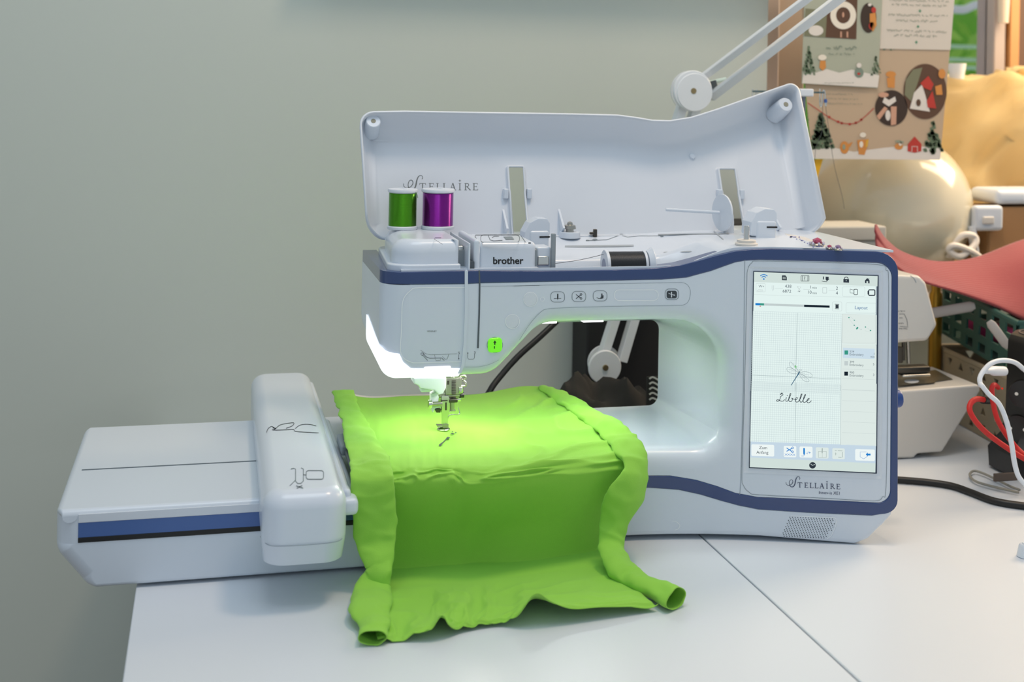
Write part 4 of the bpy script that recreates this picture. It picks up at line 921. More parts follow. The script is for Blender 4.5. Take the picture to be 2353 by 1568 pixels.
R = [row([(775, 903, .120), (850, 915, .112), (930, 911), (1010, 909), (1100, 906), (1195, 889, .112), (1250, 890, .114)], ZC),
     row([(787, 950, .114), (860, 953), (940, 953), (1015, 953), (1110, 952), (1215, 935), (1300, 928, .110)], ZC),
     row([(800, 1010, .112), (870, 1013), (950, 1013), (1020, 1013), (1120, 1013), (1250, 1000), (1380, 978, .110)], ZC),
     row([(812, 1058, .112), (885, 1064), (957, 1066), (1025, 1067), (1120, 1068), (1255, 1058), (1446, 1022, .108)], ZC),
     row([(822, 1083, .108), (900, 1090, .105), (962, 1087, .106), (1030, 1085, .105), (1092, 1097, .103), (1250, 1079, .105), (1458, 1048, .104)], ZC),
     row([(832, 1120), (900, 1125), (965, 1120), (1035, 1118), (1095, 1125, 1.218), (1240, 1115), (1448, 1095, 1.245)], None, 1.224),
     row([(838, 1220), (900, 1225), (970, 1225), (1040, 1222), (1100, 1220), (1230, 1210), (1402, 1190, 1.268)], None, 1.256),
     row([(846, 1318), (900, 1328), (970, 1322), (1040, 1315), (1110, 1310), (1230, 1298), (1385, 1275, 1.262)], None, 1.252),
     row([(846, 1350), (900, 1356), (975, 1350), (1045, 1343), (1112, 1337), (1232, 1324), (1400, 1306)], .0025),
     row([(846, 1400), (905, 1405, .006), (985, 1395, .003), (1055, 1388, .007), (1125, 1380, .003), (1242, 1362, .008), (1450, 1352, .004)], .004),
     row([(862, 1452), (915, 1455, .004), (1008, 1430, .010), (1062, 1436, .003), (1138, 1422, .004), (1247, 1392, .012), (1490, 1388, .004)], .004),
     row([(868, 1474), (925, 1470, .003), (1010, 1444, .012), (1065, 1452, .0015), (1142, 1438, .002), (1250, 1407, .015), (1512, 1402, .002)], .003)]
def ridged(q, p=2.0): return max(0.0, 1 - abs(noise.noise(q)) * 2.6) ** p
def wrinkle(u, v, p):
    n1 = noise.noise(Vector((u * 9, v * 3 + 2, 0))); n2 = noise.noise(Vector((u * 24, v * 16, 5)))
    top = sst(0.02, 0.08, v) * (1 - sst(0.28, 0.36, v)); lip = math.exp(-((v - 0.385) / 0.045) ** 2); front = sst(.42, .5, v) * (1 - sst(.62, .70, v)); tab = sst(.72, .80, v)
    edge = sst(.60, .95, u) + .25 * (1 - sst(.05, .25, u))
    cr1 = ridged(Vector((u * 5 + v * 17, v * 6 - u * 9, 9))); cr2 = ridged(Vector((u * 3.2 - v * 9, v * 11 + u * 3, 4))); cr3 = ridged(Vector((u * 7.5 + v * 2.5, v * 3.0 - u, 14)), 1.5)
    out = Vector((0, 0, 1)) * (top * (0.0007 * n2 + edge * (0.0040 * cr1 + 0.0022 * cr2) + 0.0012 * cr3 * sst(.15, .3, v)))
    out += Vector((0, -0.8, 0.35)) * (lip * (0.0065 * cr1 + 0.0100 * noise.noise(Vector((u * 7.5, 3, 1))) + 0.0016 * n2))
    out += Vector((0, -1, 0)) * (front * (0.0070 * noise.noise(Vector((u * 3.2 + v * 5, v * 1.6, 7))) + 0.0028 * noise.noise(Vector((u * 9 + v * 14, v * 3, 3)))))
    out += Vector((0, 0, 1)) * (tab * (0.0030 * n1 + 0.0050 * noise.noise(Vector((u * 10 + v * 3, v * 2, 21))) + 0.0035 * cr3 * sst(.2, .5, u) + 0.0020 * cr1))
    hem = sst(.84, 1, v); out.z += hem * (.010 * math.exp(-((u - .345) / .035) ** 2) + .013 * math.exp(-((u - .815) / .035) ** 2) + .004 * math.exp(-((u - .6) / .03) ** 2))
    if v > .6 and p.z + out.z < 0.0016: out.z = 0.0016 - p.z
    return out
obj('sheet', grid_surface(R, 30, 18, wrinkle), GREEN, CLOTH, smooth=180, solid=0.0007)
def roll(pts):
    """pts: (px, py, ('z'|'y', value), half width, half thickness, normal)"""
    Q = [Pz(a, b, k[1]) if k[0] == 'z' else P(a, b, k[1]) for a, b, k, w, t, n_ in pts]
    bm = tube(Q, [(w, t) for a, b, k, w, t, n_ in pts], 26, False, n=12, normals=[n_ for a, b, k, w, t, n_ in pts])
    for v in bm.verts:
        for fq, am in ((36, .0034), (95, .0016)):
            q = v.co * fq; v.co += Vector((noise.noise(q), noise.noise(q + Vector((9, 0, 0))), noise.noise(q + Vector((0, 9, 0))))) * am
        v.co += Vector((0, -.5, .6)) * (.0028 * ridged(Vector((v.co.x * 30, v.co.y * 30, v.co.z * 55))))
        if v.co.z < 0.0012: v.co.z = 0.0012
    return obj('rolled_edge', bm, GREEN, CLOTH, smooth=180, solid=0.0007)
UPN, FRN = (0, -0.15, 1), (0, -1, 0.25)
roll([(786, 900, ('z', .121), .011, .0022, UPN), (803, 945, ('z', .117), .012, .0025, UPN), (824, 1000, ('z', .115), .0155, .0028, UPN), (846, 1052, ('z', .114), .0190, .003, (0, -.4, 1)), (857, 1095, ('y', 1.217), .0205, .0035, FRN), (859, 1160, ('y', 1.214), .0205, .0035, FRN), (862, 1240, ('y', 1.214), .0195, .0035, FRN), (870, 1296, ('y', 1.205), .0150, .0055, FRN), (868, 1320, ('y', 1.199), .0135, .0060, (-.2, -.8, .5)), (858, 1350, ('z', .011), .0180, .0065, (0, -.4, 1)), (852, 1400, ('z', .009), .0190, .0065, UPN), (857, 1440, ('z', .008), .0140, .0062, UPN), (858, 1466, ('z', .008), .0120, .0066, UPN)])
roll([(1245, 889, ('z', .115), .005, .002, (-.3, 0, 1)), (1300, 920, ('z', .115), .011, .0035, (-.2, -.2, 1)), (1362, 962, ('z', .116), .0135, .004, (-.2, -.3, 1)), (1420, 1003, ('z', .115), .016, .005, (-.3, -.4, 1)), (1452, 1045, ('z', .108), .0165, .006, (.1, -.6, .8)), (1462, 1090, ('y', 1.228), .0165, .005, (.5, -1, .3)), (1436, 1142, ('y', 1.224), .0200, .005, (.2, -1, .2)), (1412, 1200, ('y', 1.228), .0140, .006, (-.5, -1, .1)), (1405, 1255, ('y', 1.220), .0135, .006, (-.2, -1, .3)), (1422, 1304, ('z', .015), .0150, .008, (.1, -.8, .8)), (1462, 1335, ('z', .012), .0130, .008, UPN), (1512, 1357, ('z', .011), .0125, .0085, UPN), (1556, 1375, ('z', .0115), .0125, .0095, UPN)])
# stitches already sewn
emb = Print(lambda x, y: Pz(x, y, ZC + 0.0016))
c4 = lambda x, y: (920 + x / 7.13, 840 + y / 7.13)
for pl in ([(632, 1300), (650, 1285), (700, 1250), (745, 1200), (765, 1172), (790, 1170), (818, 1185), (800, 1198), (765, 1205), (715, 1255), (690, 1280), (672, 1312), (655, 1320), (632, 1315)], [(838, 1085), (858, 1080), (868, 1090), (850, 1097)], [(822, 1118), (845, 1105), (868, 1112), (880, 1125), (862, 1135), (848, 1120), (830, 1125)], [(888, 1100), (905, 1090), (928, 1102), (905, 1108)]):
    emb.poly([c4(*p) for p in pl])
emb.put('stitching', mat('grey_stitches', '4b5a55', 0.8, wave=('X', 900, 0.5)), CLOTH)
# ================================================================== things on top of the machine's right end
PINK = mat('pink_crystal', 'b03a5e', 0.12, spec=0.9, coat=0.6); CLEARJ = mat('pale_crystal', 'c9c3d2', 0.1, spec=1.0, coat=0.6); LILAC = mat('lilac_crystal', '8b6f96', 0.12, spec=.9, coat=.6)
def jewel(px, py, r, m, label):
    c = Pz(px, py, .3232); t = empty('jewel_clip', c); tag(t, label, 'jewel clip', 'jewelled clips on the machine')
    obj('setting', lathe([(r * 1.1, 0), (r * 1.15, r * .25), (r * .9, r * .45)], c, 16), STEEL, t)
    g = bmesh.new(); bmesh.ops.create_icosphere(g, subdivisions=1, radius=r * .8)
    for v in g.verts: v.co.z = v.co.z * .7 + r * .75; v.co += c
    obj('stone', g, m, t, smooth=0)
    for k in range(7):
        a = k * 2 * math.pi / 7; q = c + Vector((math.cos(a) * r, math.sin(a) * r, r * .45)); g = bmesh.new(); bmesh.ops.create_icosphere(g, subdivisions=1, radius=r * .26)
        for v in g.verts: v.co += q
        obj('small_stone', g, CLEARJ, t, smooth=0)
jewel(1878, 566, .0075, PINK, 'large pink jewelled clip on the machine above the screen')
jewel(1906, 572, .0035, PINK, 'small pink jewelled clip next to the large one')
jewel(1926, 575, .0045, LILAC, 'lilac jewelled clip nearest the screen corner')
# ================================================================== desk lamp with jointed arms
LM = mat('lamp_white_metal', 'dfe4e8', 0.4); LYF = 1.66
L = empty('desk_lamp', (0.54, LYF, 0.0)); tag(L, 'white jointed desk lamp arm rising behind the machine to the upper right', 'lamp')
J0, J1 = P(1386, 838, LYF), P(1586, 209, LYF)
def flatbar(name, a, b, w, t, m, dy=0.0, parent=L):
    a, b = Vector(a), Vector(b); u = (b - a).normalized(); n_ = Vector((0, 1, 0)); s = u.cross(n_)
    bm = bmesh.new(); vs_ = []
    for p in (a, b):
        for i, j in ((-1, -1), (1, -1), (1, 1), (-1, 1)): vs_.append(bm.verts.new(p + s * (i * w / 2) + n_ * (j * t / 2 + dy)))
    for f in ((0, 1, 2, 3), (7, 6, 5, 4), (0, 4, 5, 1), (1, 5, 6, 2), (2, 6, 7, 3), (3, 7, 4, 0)): bm.faces.new([vs_[k] for k in f])
    bmesh.ops.bevel(bm, geom=bm.edges[:], offset=.001, segments=2, profile=.5, affect='EDGES')
    return obj(name, bm, m, parent)
flatbar('lower_bar', P(1386, 815, LYF), P(1570, 235, LYF), .0125, .016, LM)
flatbar('lower_bar', P(1428, 830, LYF), P(1602, 235, LYF), .0125, .016, LM)
for nm, c, r in (('lower_joint', J0, .0235), ('upper_joint', J1, .0290)):
    for s in (-1, 1):
        y = LYF + s * .016; cx_j = c.x + (.006 if s > 0 else -.003); o = obj(nm, lathe([(r * .96, -.003), (r, -.0015), (r, .002), (r * .97, .003)] if s < 0 else [(r, -.002), (r, .002)], (cx_j, y, c.z), 48, 'Y'), LM, L)
        if s < 0: obj('bolt', cyl((cx_j, y - .0055, c.z), (cx_j, y, c.z), .0042, 16, bev=.0008), mat('brass_bolt_' + nm, '9a8a66', 0.35, 0.8), o)
        if s < 0 and nm == 'upper_joint':
            obj('cover_plate', lathe([(r * .90, -.0045), (r * .93, -.003)], (cx_j + .002, y, c.z - .002), 48, 'Y'), LM, o)
flatbar('upper_bar', P(1612, 180, LYF), P(1990, -105, 1.42), .0150, .016, LM)
flatbar('upper_bar', P(1630, 226, LYF), P(2060, -105, 1.42), .0168, .016, LM)
obj('tension_spring', tube([P(1630, 190, LYF), P(1668, 182, LYF)], .003, 10, n=1), mat('spring_pale', 'b9cfca', 0.4), L)
flatbar('spring_bracket', P(1634, 186, LYF + .0), P(1640, 208, LYF), .011, .012, mat('bracket_dark', '4b555b', .5))
e1 = P(2030, -110, 1.42)
obj('lamp_shade', lathe([(.015, .05), (.03, .045), (.075, .0), (.073, -.002), (.028, .042), (.014, .046)], e1 + Vector((.05, 0, -.005)), 36, closed=True), LM, L)
obj('clamp_base', lathe([(.034, 0), (.034, .02), (.022, .03), (.02, .05), (.020, .07), (.012, .08)], (J0.x + .004, LYF, 0), 30), BLACK, L)
# ================================================================== behind the arm opening
cb = tag(obj('power_cable', tube([P(1330, 690, 1.63), P(1285, 733, 1.63), P(1240, 775, 1.62), P(1190, 820, 1.61), P(1150, 865, 1.60), P(1125, 900, 1.59), P(1105, 950, 1.585), Vector((.36, 1.58, .006)), Vector((.34, 1.66, .005))], .0042, 12), BLACK), 'black cord slanting down behind the machine arm', 'cord')
bx = P(1349, 740, 1.70).x
t = empty('black_case', ((bx + .82) / 2, 1.73, 0)); tag(t, 'tall black case standing behind the machine arm opening', 'case')
MB = mat('matte_black', '131416', .7, noise_amt=.1)
obj('case_body', rbox(bx, .82, 1.70, 1.775, 0, .27, .004), MB, t); obj('case_lid', rbox(bx - .001, .821, 1.699, 1.776, .272, .30, .004), MB, t)
HM = mat('dark_grey_canvas', '2b2a28', .9, bump=.3, bump_scale=900, noise_amt=.12, noise_scale=25)
t = empty('crumpled_bag', (.52, 1.60, 0)); tag(t, 'crumpled dark grey bag with white striped strap seen through the machine arm', 'bag')
bm = bmesh.new(); V = []
NX, NYg = 60, 26
for j in range(NYg):
    r = []
    for i in range(NX):
        u, v = i / (NX - 1), j / (NYg - 1); x = .405 + .265 * u; y = 1.545 + .072 * v
        env = min(1, 5 * u, 5 * (1 - u)) * math.sin(math.pi * min(1, max(0, v * .96 + .02))) ** .5
        q = Vector((u * 5.2, v * 2.2, 1.3)); rg = 1 - abs(noise.noise(q)) * 2.2
        z = env * (.088 + .020 * rg + .016 * noise.noise(q * 2.3) + .012 * math.exp(-((u - .30) / .06) ** 2))
        r.append(bm.verts.new((x + .006 * noise.noise(q * 2), y + .008 * noise.noise(q * 1.7 + Vector((4, 0, 0))), max(.0015, z))))
    V.append(r)
for j in range(NYg - 1):
    for i in range(NX - 1): bm.faces.new((V[j][i], V[j][i + 1], V[j + 1][i + 1], V[j + 1][i]))
obj('bag_cloth', bm, HM, t, smooth=40, solid=.001)
bgm = mat('strap_stripe', 'd5d2cc', .8)
ss = rbox(P(1487, 900, 1.534).x, P(1530, 900, 1.534).x, 1.534, 1.538, .0015, P(1500, 866, 1.534).z, .001); obj('strap', ss, HM, t)
sp_ = Print(lambda x, y: P(x, y, 1.5332))
for k in range(5): y = 868 + k * 12; sp_.line(cr_path([(1492, y + 3), (1499, y - 1), (1507, y + 2), (1516, y + 8)], 3), 4.2)
sp_.put('stripe', bgm, t)
# ================================================================== thread stand behind the lid
YT = 1.660; pt = P(1846, 240, YT)
t = empty('thread_stand', (pt.x, YT, 0)); tag(t, 'telescopic thread stand with a white cap behind the lid corner', 'thread stand')
obj('stand_foot', lathe([(.020, 0), (.020, .006), (.008, .010)], (pt.x, YT, 0), 30), WHITE2, t)
obj('pole', cyl((pt.x, YT, .008), (pt.x, YT, P(1846, 222, YT).z), .0032, 14), mat('pole_grey', '6f7382', .35, .6), t)
obj('pole_cap', rbox(P(1834, 222, YT).x, P(1866, 222, YT).x, YT - .006, YT + .006, P(1846, 222, YT).z, P(1846, 204, YT).z, .002), WHITE2, t)
cbz = P(1846, 212, YT).z; obj('crossbar', cyl((P(1728, 212, YT).x, YT, cbz), (P(1893, 212, YT).x, YT, cbz), .0014, 10), mat('crossbar_steel', '5e7478', .3, .9), t)
for px in (1729, 1884):
    g = obj('thread_guide', tube([P(px, 204, YT), P(px, 240, YT), P(px + 4, 243, YT), P(px + 7, 212, YT), P(px + 11, 211, YT), P(px + 13, 244, YT), P(px + 15, 232, YT)], .0010, 8), CHROME, t)
    obj('guide_bead', cyl(P(px + 13, 228, YT - .003), P(px + 13, 236, YT - .003), .0026, 12), mat('guide_blue_%d' % px, '3f5fa0', .3), g)
obj('hanging_thread', tube([P(1890, 244, YT), P(1889, 300, YT), P(1874, 345, YT), P(1872, 420, YT), P(1872, 500, YT)], .0003, 5), INK, t)
obj('hanging_thread', tube([P(1897, 244, YT), P(1905, 300, YT), P(1917, 380, YT), P(1935, 450, YT), P(1940, 480, YT)], .0003, 5), INK, t)
# ================================================================== posters
YP = 1.74
PAPER = mat('beige_poster_paper', 'bda58a', .8, noise_amt=.03, noise_scale=5); PWHITE = mat('white_paper', 'd2c8bb', .8); 
def sheet(name, pts, Y, m, parent):
    L_ = [(P(x, y, Y).x, P(x, y, Y).z, 0, 0) for x, y in pts]
    return obj(name, loft(fillet(L_), lambda a, b, h: Vector((a, Y + h, b)), [(.0006, None)]), m, parent, smooth=0)
pm = {n: mat('poster_' + n, c, .8) for n, c in dict(green='66795f', grey='8f9a86', snow='ddd5cb', brown='5b4030', red='b8392f', orange='cf8a45', yellow='d9a83c', text='7c8a7c', teal='3f8a6a', dark='3a2c24', skin='c99a80', cream='e6dccb', olive='7a7a60').items()}
t = empty('christmas_poster', P(2010, 366, YP)); tag(t, 'large beige illustrated winter poster hanging in front of the window', 'poster')
BS = sheet('poster_sheet', [(1836, -118), (2204, -118), (2193, 0), (2160, 368), (1866, 365), (1850, 190)], YP, PAPER, t)
c2 = lambda n: crop(lambda x, y: P(x, y, YP - .0004 - .0004 * n), 1720, 0, 4.127)
def pp(n, name, col, fn, parent=None):
    p = Print(c2(n)); fn(p); p.put(name, pm[col], parent or BS)
def tree(p, x, y, w, h, n=60, seed=1):
    rnd = random.Random(seed)
    for k in range(n):
        f = rnd.random() ** .7; a = x + (rnd.random() - .5) * w * f; b = y - h + h * f; s = w * .10
        p.poly([(a - s, b - s * .5), (a + s * .4, b - s), (a + s, b + s * .8), (a - s * .3, b + s)])
pp(0, 'snow_ground', 'snow', lambda p: p.poly([(580, 1420), (800, 1400), (1000, 1440), (1300, 1400), (1500, 1385), (1830, 1400), (1815, 1518), (605, 1506)]))
pp(1, 'fir_tree', 'green', lambda p: (tree(p, 690, 1400, 230, 320, 110, 2), tree(p, 1750, 1450, 190, 300, 70, 3), tree(p, 560, 1330, 60, 300, 24, 4)))
pp(1, 'twig', 'green', lambda p: tree(p, 1330, 470, 130, 90, 14, 5))
pp(1, 'garland', 'red', lambda p: (p.line(cr_path([(560, 975), (650, 1035), (760, 1110), (880, 1165), (1010, 1170), (1100, 1110), (1190, 1025)], 5), 7), [p.ell(x, y, 14, 12, 6) for x, y in ((765, 1110), (850, 1155), (885, 1168), (960, 1178), (1018, 1165), (1070, 1135))]))
pp(1, 'round_photo', 'dark', lambda p: p.ell(1355, 1025, 155, 170, 36)); pp(1, 'round_photo', 'brown', lambda p: p.ell(1675, 868, 205, 262, 40))
pp(2, 'photo_detail', 'skin', lambda p: p.poly([(1215, 1100), (1290, 1010), (1320, 1030), (1240, 1140)]).poly([(1350, 1010), (1405, 1010), (1400, 1180), (1350, 1190)]).ell(1280, 900, 50, 24))
pp(2, 'photo_detail', 'snow', lambda p: p.poly([(1290, 920), (1330, 950), (1390, 915), (1400, 960), (1330, 1010), (1270, 970)]).ell(1322, 1095, 24, 50).poly([(1570, 880), (1645, 800), (1690, 950), (1720, 1060), (1530, 1030)]))
pp(2, 'photo_detail', 'olive', lambda p: p.poly([(1490, 760), (1560, 660), (1650, 640), (1600, 800), (1540, 960), (1480, 900)]))
pp(3, 'photo_detail', 'red', lambda p: p.poly([(1630, 790), (1705, 720), (1755, 800), (1730, 860), (1660, 830)]).poly([(1690, 960), (1745, 860), (1780, 1030), (1700, 1020)]))
pp(3, 'photo_detail', 'orange', lambda p: p.ell(1835, 700, 34, 46).poly([(1770, 820), (1830, 800), (1840, 900), (1780, 900)]))
pp(3, 'photo_detail', 'brown', lambda p: p.ell(1612, 975, 22, 34))
pp(1, 'winter_figure', 'orange', lambda p: p.poly([(1310, 740), (1390, 730), (1385, 835), (1320, 830)]).ell(1350, 705, 48, 30).poly([(1030, 1330), (1140, 1320), (1120, 1410), (1100, 1470), (1045, 1465)]).ell(910, 1400, 42, 60).poly([(940, 1370), (990, 1345), (960, 1400)]).ell(1425, 1390, 40, 30))
pp(2, 'winter_figure', 'cream', lambda p: p.ell(1085, 1280, 30, 24).ell(1070, 1370, 18, 30).ell(1440, 1360, 16, 24))
pp(2, 'winter_figure', 'yellow', lambda p: p.poly([(1115, 1330), (1140, 1325), (1130, 1390), (1110, 1400)])); pp(2, 'winter_figure', 'grey', lambda p: p.poly([(1380, 1340), (1420, 1330), (1480, 1345), (1450, 1365)]).ell(905, 1395, 14, 26))
pp(1, 'red_barn', 'red', lambda p: p.poly([(1510, 1370), (1575, 1295), (1640, 1365), (1640, 1435), (1575, 1450), (1508, 1435)])); pp(2, 'red_barn', 'snow', lambda p: p.line([(1548, 1440), (1550, 1390), (1602, 1390), (1602, 1440)], 6))
def scrawl(p, x0, x1, y, h, w=4, seed=0, sl=0.03):
    rnd = random.Random(seed); x = x0; pts = []
    while x < x1:
        if rnd.random() < .14 and len(pts) > 3: p.line(pts, w); pts = []; x += h * .8
        pts.append((x, y + (x - x0) * sl + rnd.uniform(-h, h * .5))); x += h * .42
    if len(pts) > 1: p.line(pts, w)
pp(1, 'faint_lines', 'text', lambda p: [scrawl(p, 700, 1000 + 40 * k, 890 + 45 * k, 10, 3, k) for k in range(3)])
tx = sheet('text_sheet', [(2024, -118), (2204, -118), (2193, 0), (2184, 115), (2022, 112)], YP - .0012, PWHITE, t)
pp(4, 'printed_line', 'text', lambda p: [scrawl(p, a, b_, y, 15, 4.5, i) for i, (a, b_, y) in enumerate(((1340, 1900, 0), (1360, 1880, 45), (1330, 1890, 140), (1395, 1810, 195), (1310, 1880, 290), (1380, 1790, 335)))], tx)
pp(4, 'green_star', 'teal', lambda p: [p.poly([(x, y - 18), (x + 6, y - 5), (x + 16, y), (x + 6, y + 6), (x, y + 18), (x - 6, y + 6), (x - 16, y), (x - 6, y - 5)]) for x, y in ((1626, 103), (1608, 252), (1592, 400))], tx)
t2 = empty('winter_card', P(1930, 202, YP - .004)); tag(t2, 'winter market card with three photos pinned over the beige poster', 'card')
K = sheet('card_sheet', [(1852, -100), (2032, -100), (2017, 203), (1842, 192)], YP - .004, mat('card_grey_green', 'a8ab98', .7), t2)
c2k = lambda n: crop(lambda x, y: P(x, y, YP - .0046 - .0004 * n), 1720, 0, 4.127)
def pk(n, name, col, fn):
    p = Print(c2k(n)); fn(p); p.put(name, pm[col], K)
pk(0, 'photo', 'brown', lambda p: p.poly([(755, -60), (1035, -60), (1022, 372), (730, 355)])); pk(0, 'photo', 'dark', lambda p: p.ell(1138, 170, 76, 142, 30)); pk(0, 'photo', 'olive', lambda p: p.poly([(540, 80), (745, 100), (730, 355), (528, 340)]))
pk(1, 'wreath', 'cream', lambda p: p.ring(898, 145, 95, 105, 55, 30)); pk(1, 'figurine', 'orange', lambda p: p.poly([(1150, 130), (1205, 120), (1215, 240), (1180, 300), (1150, 250)])); pk(1, 'figurine', 'red', lambda p: p.ell(1188, 95, 22, 28).ell(1168, 245, 28, 36))
pk(1, 'photo_detail', 'snow', lambda p: p.ell(640, 290, 70, 50).ell(1150, 45, 18, 14)); pk(1, 'photo_detail', 'skin', lambda p: p.ell(898, 140, 10, 26).rect(870, 300, 885, 355).rect(930, 300, 945, 355))
pk(0, 'snow_ground', 'snow', lambda p: p.poly([(520, 700), (640, 690), (740, 655), (860, 690), (980, 660), (1100, 690), (1240, 715), (1225, 830), (508, 790)]))
pk(1, 'fir_tree', 'green', lambda p: (tree(p, 572, 705, 130, 260, 60, 6), tree(p, 1210, 710, 100, 190, 34, 7)))
pk(1, 'winter_figure', 'orange', lambda p: p.poly([(680, 575), (730, 575), (735, 640), (705, 672), (672, 640)])); pk(2, 'winter_figure', 'cream', lambda p: p.ell(700, 545, 40, 28))
pk(1, 'winter_figure', 'text', lambda p: p.ell(1048, 690, 44, 48)); pk(2, 'winter_figure', 'snow', lambda p: p.ell(1048, 620, 24, 24)); pk(2, 'winter_figure', 'red', lambda p: p.ell(1046, 700, 15, 12))
pk(1, 'card_title', 'text', lambda p: (scrawl(p, 735, 1035, 460, 26, 9, 11, .01), scrawl(p, 760, 1010, 515, 16, 5, 12, .01), scrawl(p, 720, 1010, 790, 8, 3, 13, -.01)))
yt = tag(sheet('yellow_tag', [(1858, 367), (1891, 366), (1884, 390), (1872, 440), (1862, 440)], YP + .004, mat('yellow_paper', 'e8b020', .7), None), 'yellow paper tag peeking out between the lid edge and the poster', 'paper tag')
# ================================================================== vase, bag, boxes on the sill
vc = P(2037, 478, 1.915); RV = P(2204, 478, 1.915).x - vc.x
pr = [(RV * .45, .171)] + [(RV * math.cos(a) ** .92, vc.z + RV * .93 * math.sin(a)) for a in [math.radians(d) for d in range(-62, 66, 6)]] + [(RV * .42, vc.z + RV * .93), (RV * .40, vc.z + RV * .98), (RV * .36, vc.z + RV * .97)]
tag(obj('round_vase', lathe([(r, z) for r, z in pr], (vc.x, vc.y, 0), 64), mat('pale_celadon_glaze', 'dcd4ba', .16, coat=.5, noise_amt=.08, noise_scale=6)), 'round pale celadon vase on the sill below the poster', 'vase')
t = empty('mustard_bag', (1.44, 2.03, .17)); tag(t, 'slumped mustard cloth bag glowing in the sun by the window', 'bag')
bm = bmesh.new(); V = []; NA, NZ = 72, 30
for j in range(NZ):
    f = j / (NZ - 1); r = []
    z = .171 + .375 * min(1, f / .86)
    for i in range(NA):
        a = 2 * math.pi * i / NA; cx, cy = math.cos(a), math.sin(a); e = .55
        px_ = .158 * abs(cx) ** e * (1 if cx > 0 else -1); py_ = .072 * abs(cy) ** e * (1 if cy > 0 else -1)
        k = 1 + .05 * math.sin(f * 3.1) - .18 * sst(.62, .86, f)
        if f > .86: k *= 1 - .999 * (f - .86) / .14
        fold = .024 * noise.noise(Vector((px_ * 9 + z * 7, py_ * 9, z * 4))) + .016 * (1 - abs(noise.noise(Vector((px_ * 14 - z * 12, py_ * 5, z * 7)))) * 3) * sst(0, .2, f)
        r.append(bm.verts.new((1.447 + px_ * k + cx * fold, 2.03 + py_ * k + cy * fold * 1.4, max(.171, z - .03 * sst(.6, 1, f) * (1 - cx) * .5 + (fold * .5 if f > .3 else 0)))))
    V.append(r)
for r0, r1 in zip(V, V[1:]):
    for i in range(NA): bm.faces.new((r0[i], r0[(i + 1) % NA], r1[(i + 1) % NA], r1[i]))
bm.faces.new(V[0]); bm.faces.new(V[-1])
obj('bag_body', bm, mat('mustard_linen', 'f2dca8', .85, bump=.3, bump_scale=800, noise_amt=.05, noise_scale=12, sheen=.2, translucent=.5), t, smooth=180)
cc = P(2228, 178, 1.99); tag(obj('small_cup', lathe([(.009, 0), (.0125, .001), (.0165, .030), (.0155, .030), (.0115, .003), (.004, .0025)], (cc.x, 2.03, cc.z - .004), 30), WHITE2), 'small white cup on top of the mustard bag', 'cup')
t = empty('ribbed_box', (1.38, 1.84, .17)); tag(t, 'brown ribbed box with rounded white plastic trim in front of the mustard bag', 'box')
xb0 = P(2258, 530, 1.83).x; KR = mat('brown_corrugated_card', 'a37a50', .8, wave=('Z', 90, .6, .3))
obj('box_body', rbox(xb0, 1.52, 1.815, 1.885, .171, P(2300, 475, 1.82).z, .004), KR, t)
a, c = P(2286, 470, 1.815), P(2290, 436, 1.815); obj('box_trim', rbox(a.x, 1.525, 1.81, 1.888, a.z, c.z, .009), WHITE2, t)
a, c = P(2229, 530, 1.81), P(2298, 471, 1.81); br = obj('trim_bracket', rbox(a.x, c.x, 1.798, 1.814, a.z, c.z, .007), WHITE2, t)
a, c = P(2258, 515, 1.797), P(2284, 498, 1.797); obj('bracket_button', rbox(a.x, c.x, 1.795, 1.800, a.z, c.z, .002), IVORY, br)
obj('trim_strip', tube([P(2232, 520, 1.806), P(2236, 550, 1.806), P(2242, 590, 1.806)], .007, 10), WHITE2, t)
SM = mat('white_strap', 'efe8df', .6)
tag(obj('white_strap', tube([P(2180, 592, 1.80), P(2190, 560, 1.795), P(2215, 540, 1.79), P(2240, 545, 1.79), P(2238, 565, 1.785), P(2205, 590, 1.78), P(2180, 575, 1.785), P(2195, 565, 1.78), P(2235, 580, 1.78), P(2260, 600, 1.78)], .0055, 10), SM), 'tangled white strap lying between the vase and the brown box', 'strap')
t = empty('foam_box', Vector((1.03, 1.74, 0))); tag(t, 'pale grey foam box standing behind the machine below the vase', 'box')
a, c = P(1866, 522, 1.70), P(2038, 520, 1.70)
FB = mat('pale_foam', 'c9c4b8', .8, bump=.1, bump_scale=300)
obj('box_body', rbox(a.x, c.x - .004, 1.703, 1.780, .001, c.z - .022, .003), FB, t); obj('box_lid', rbox(a.x - .003, c.x, 1.700, 1.783, c.z - .022, c.z, .003), FB, t)
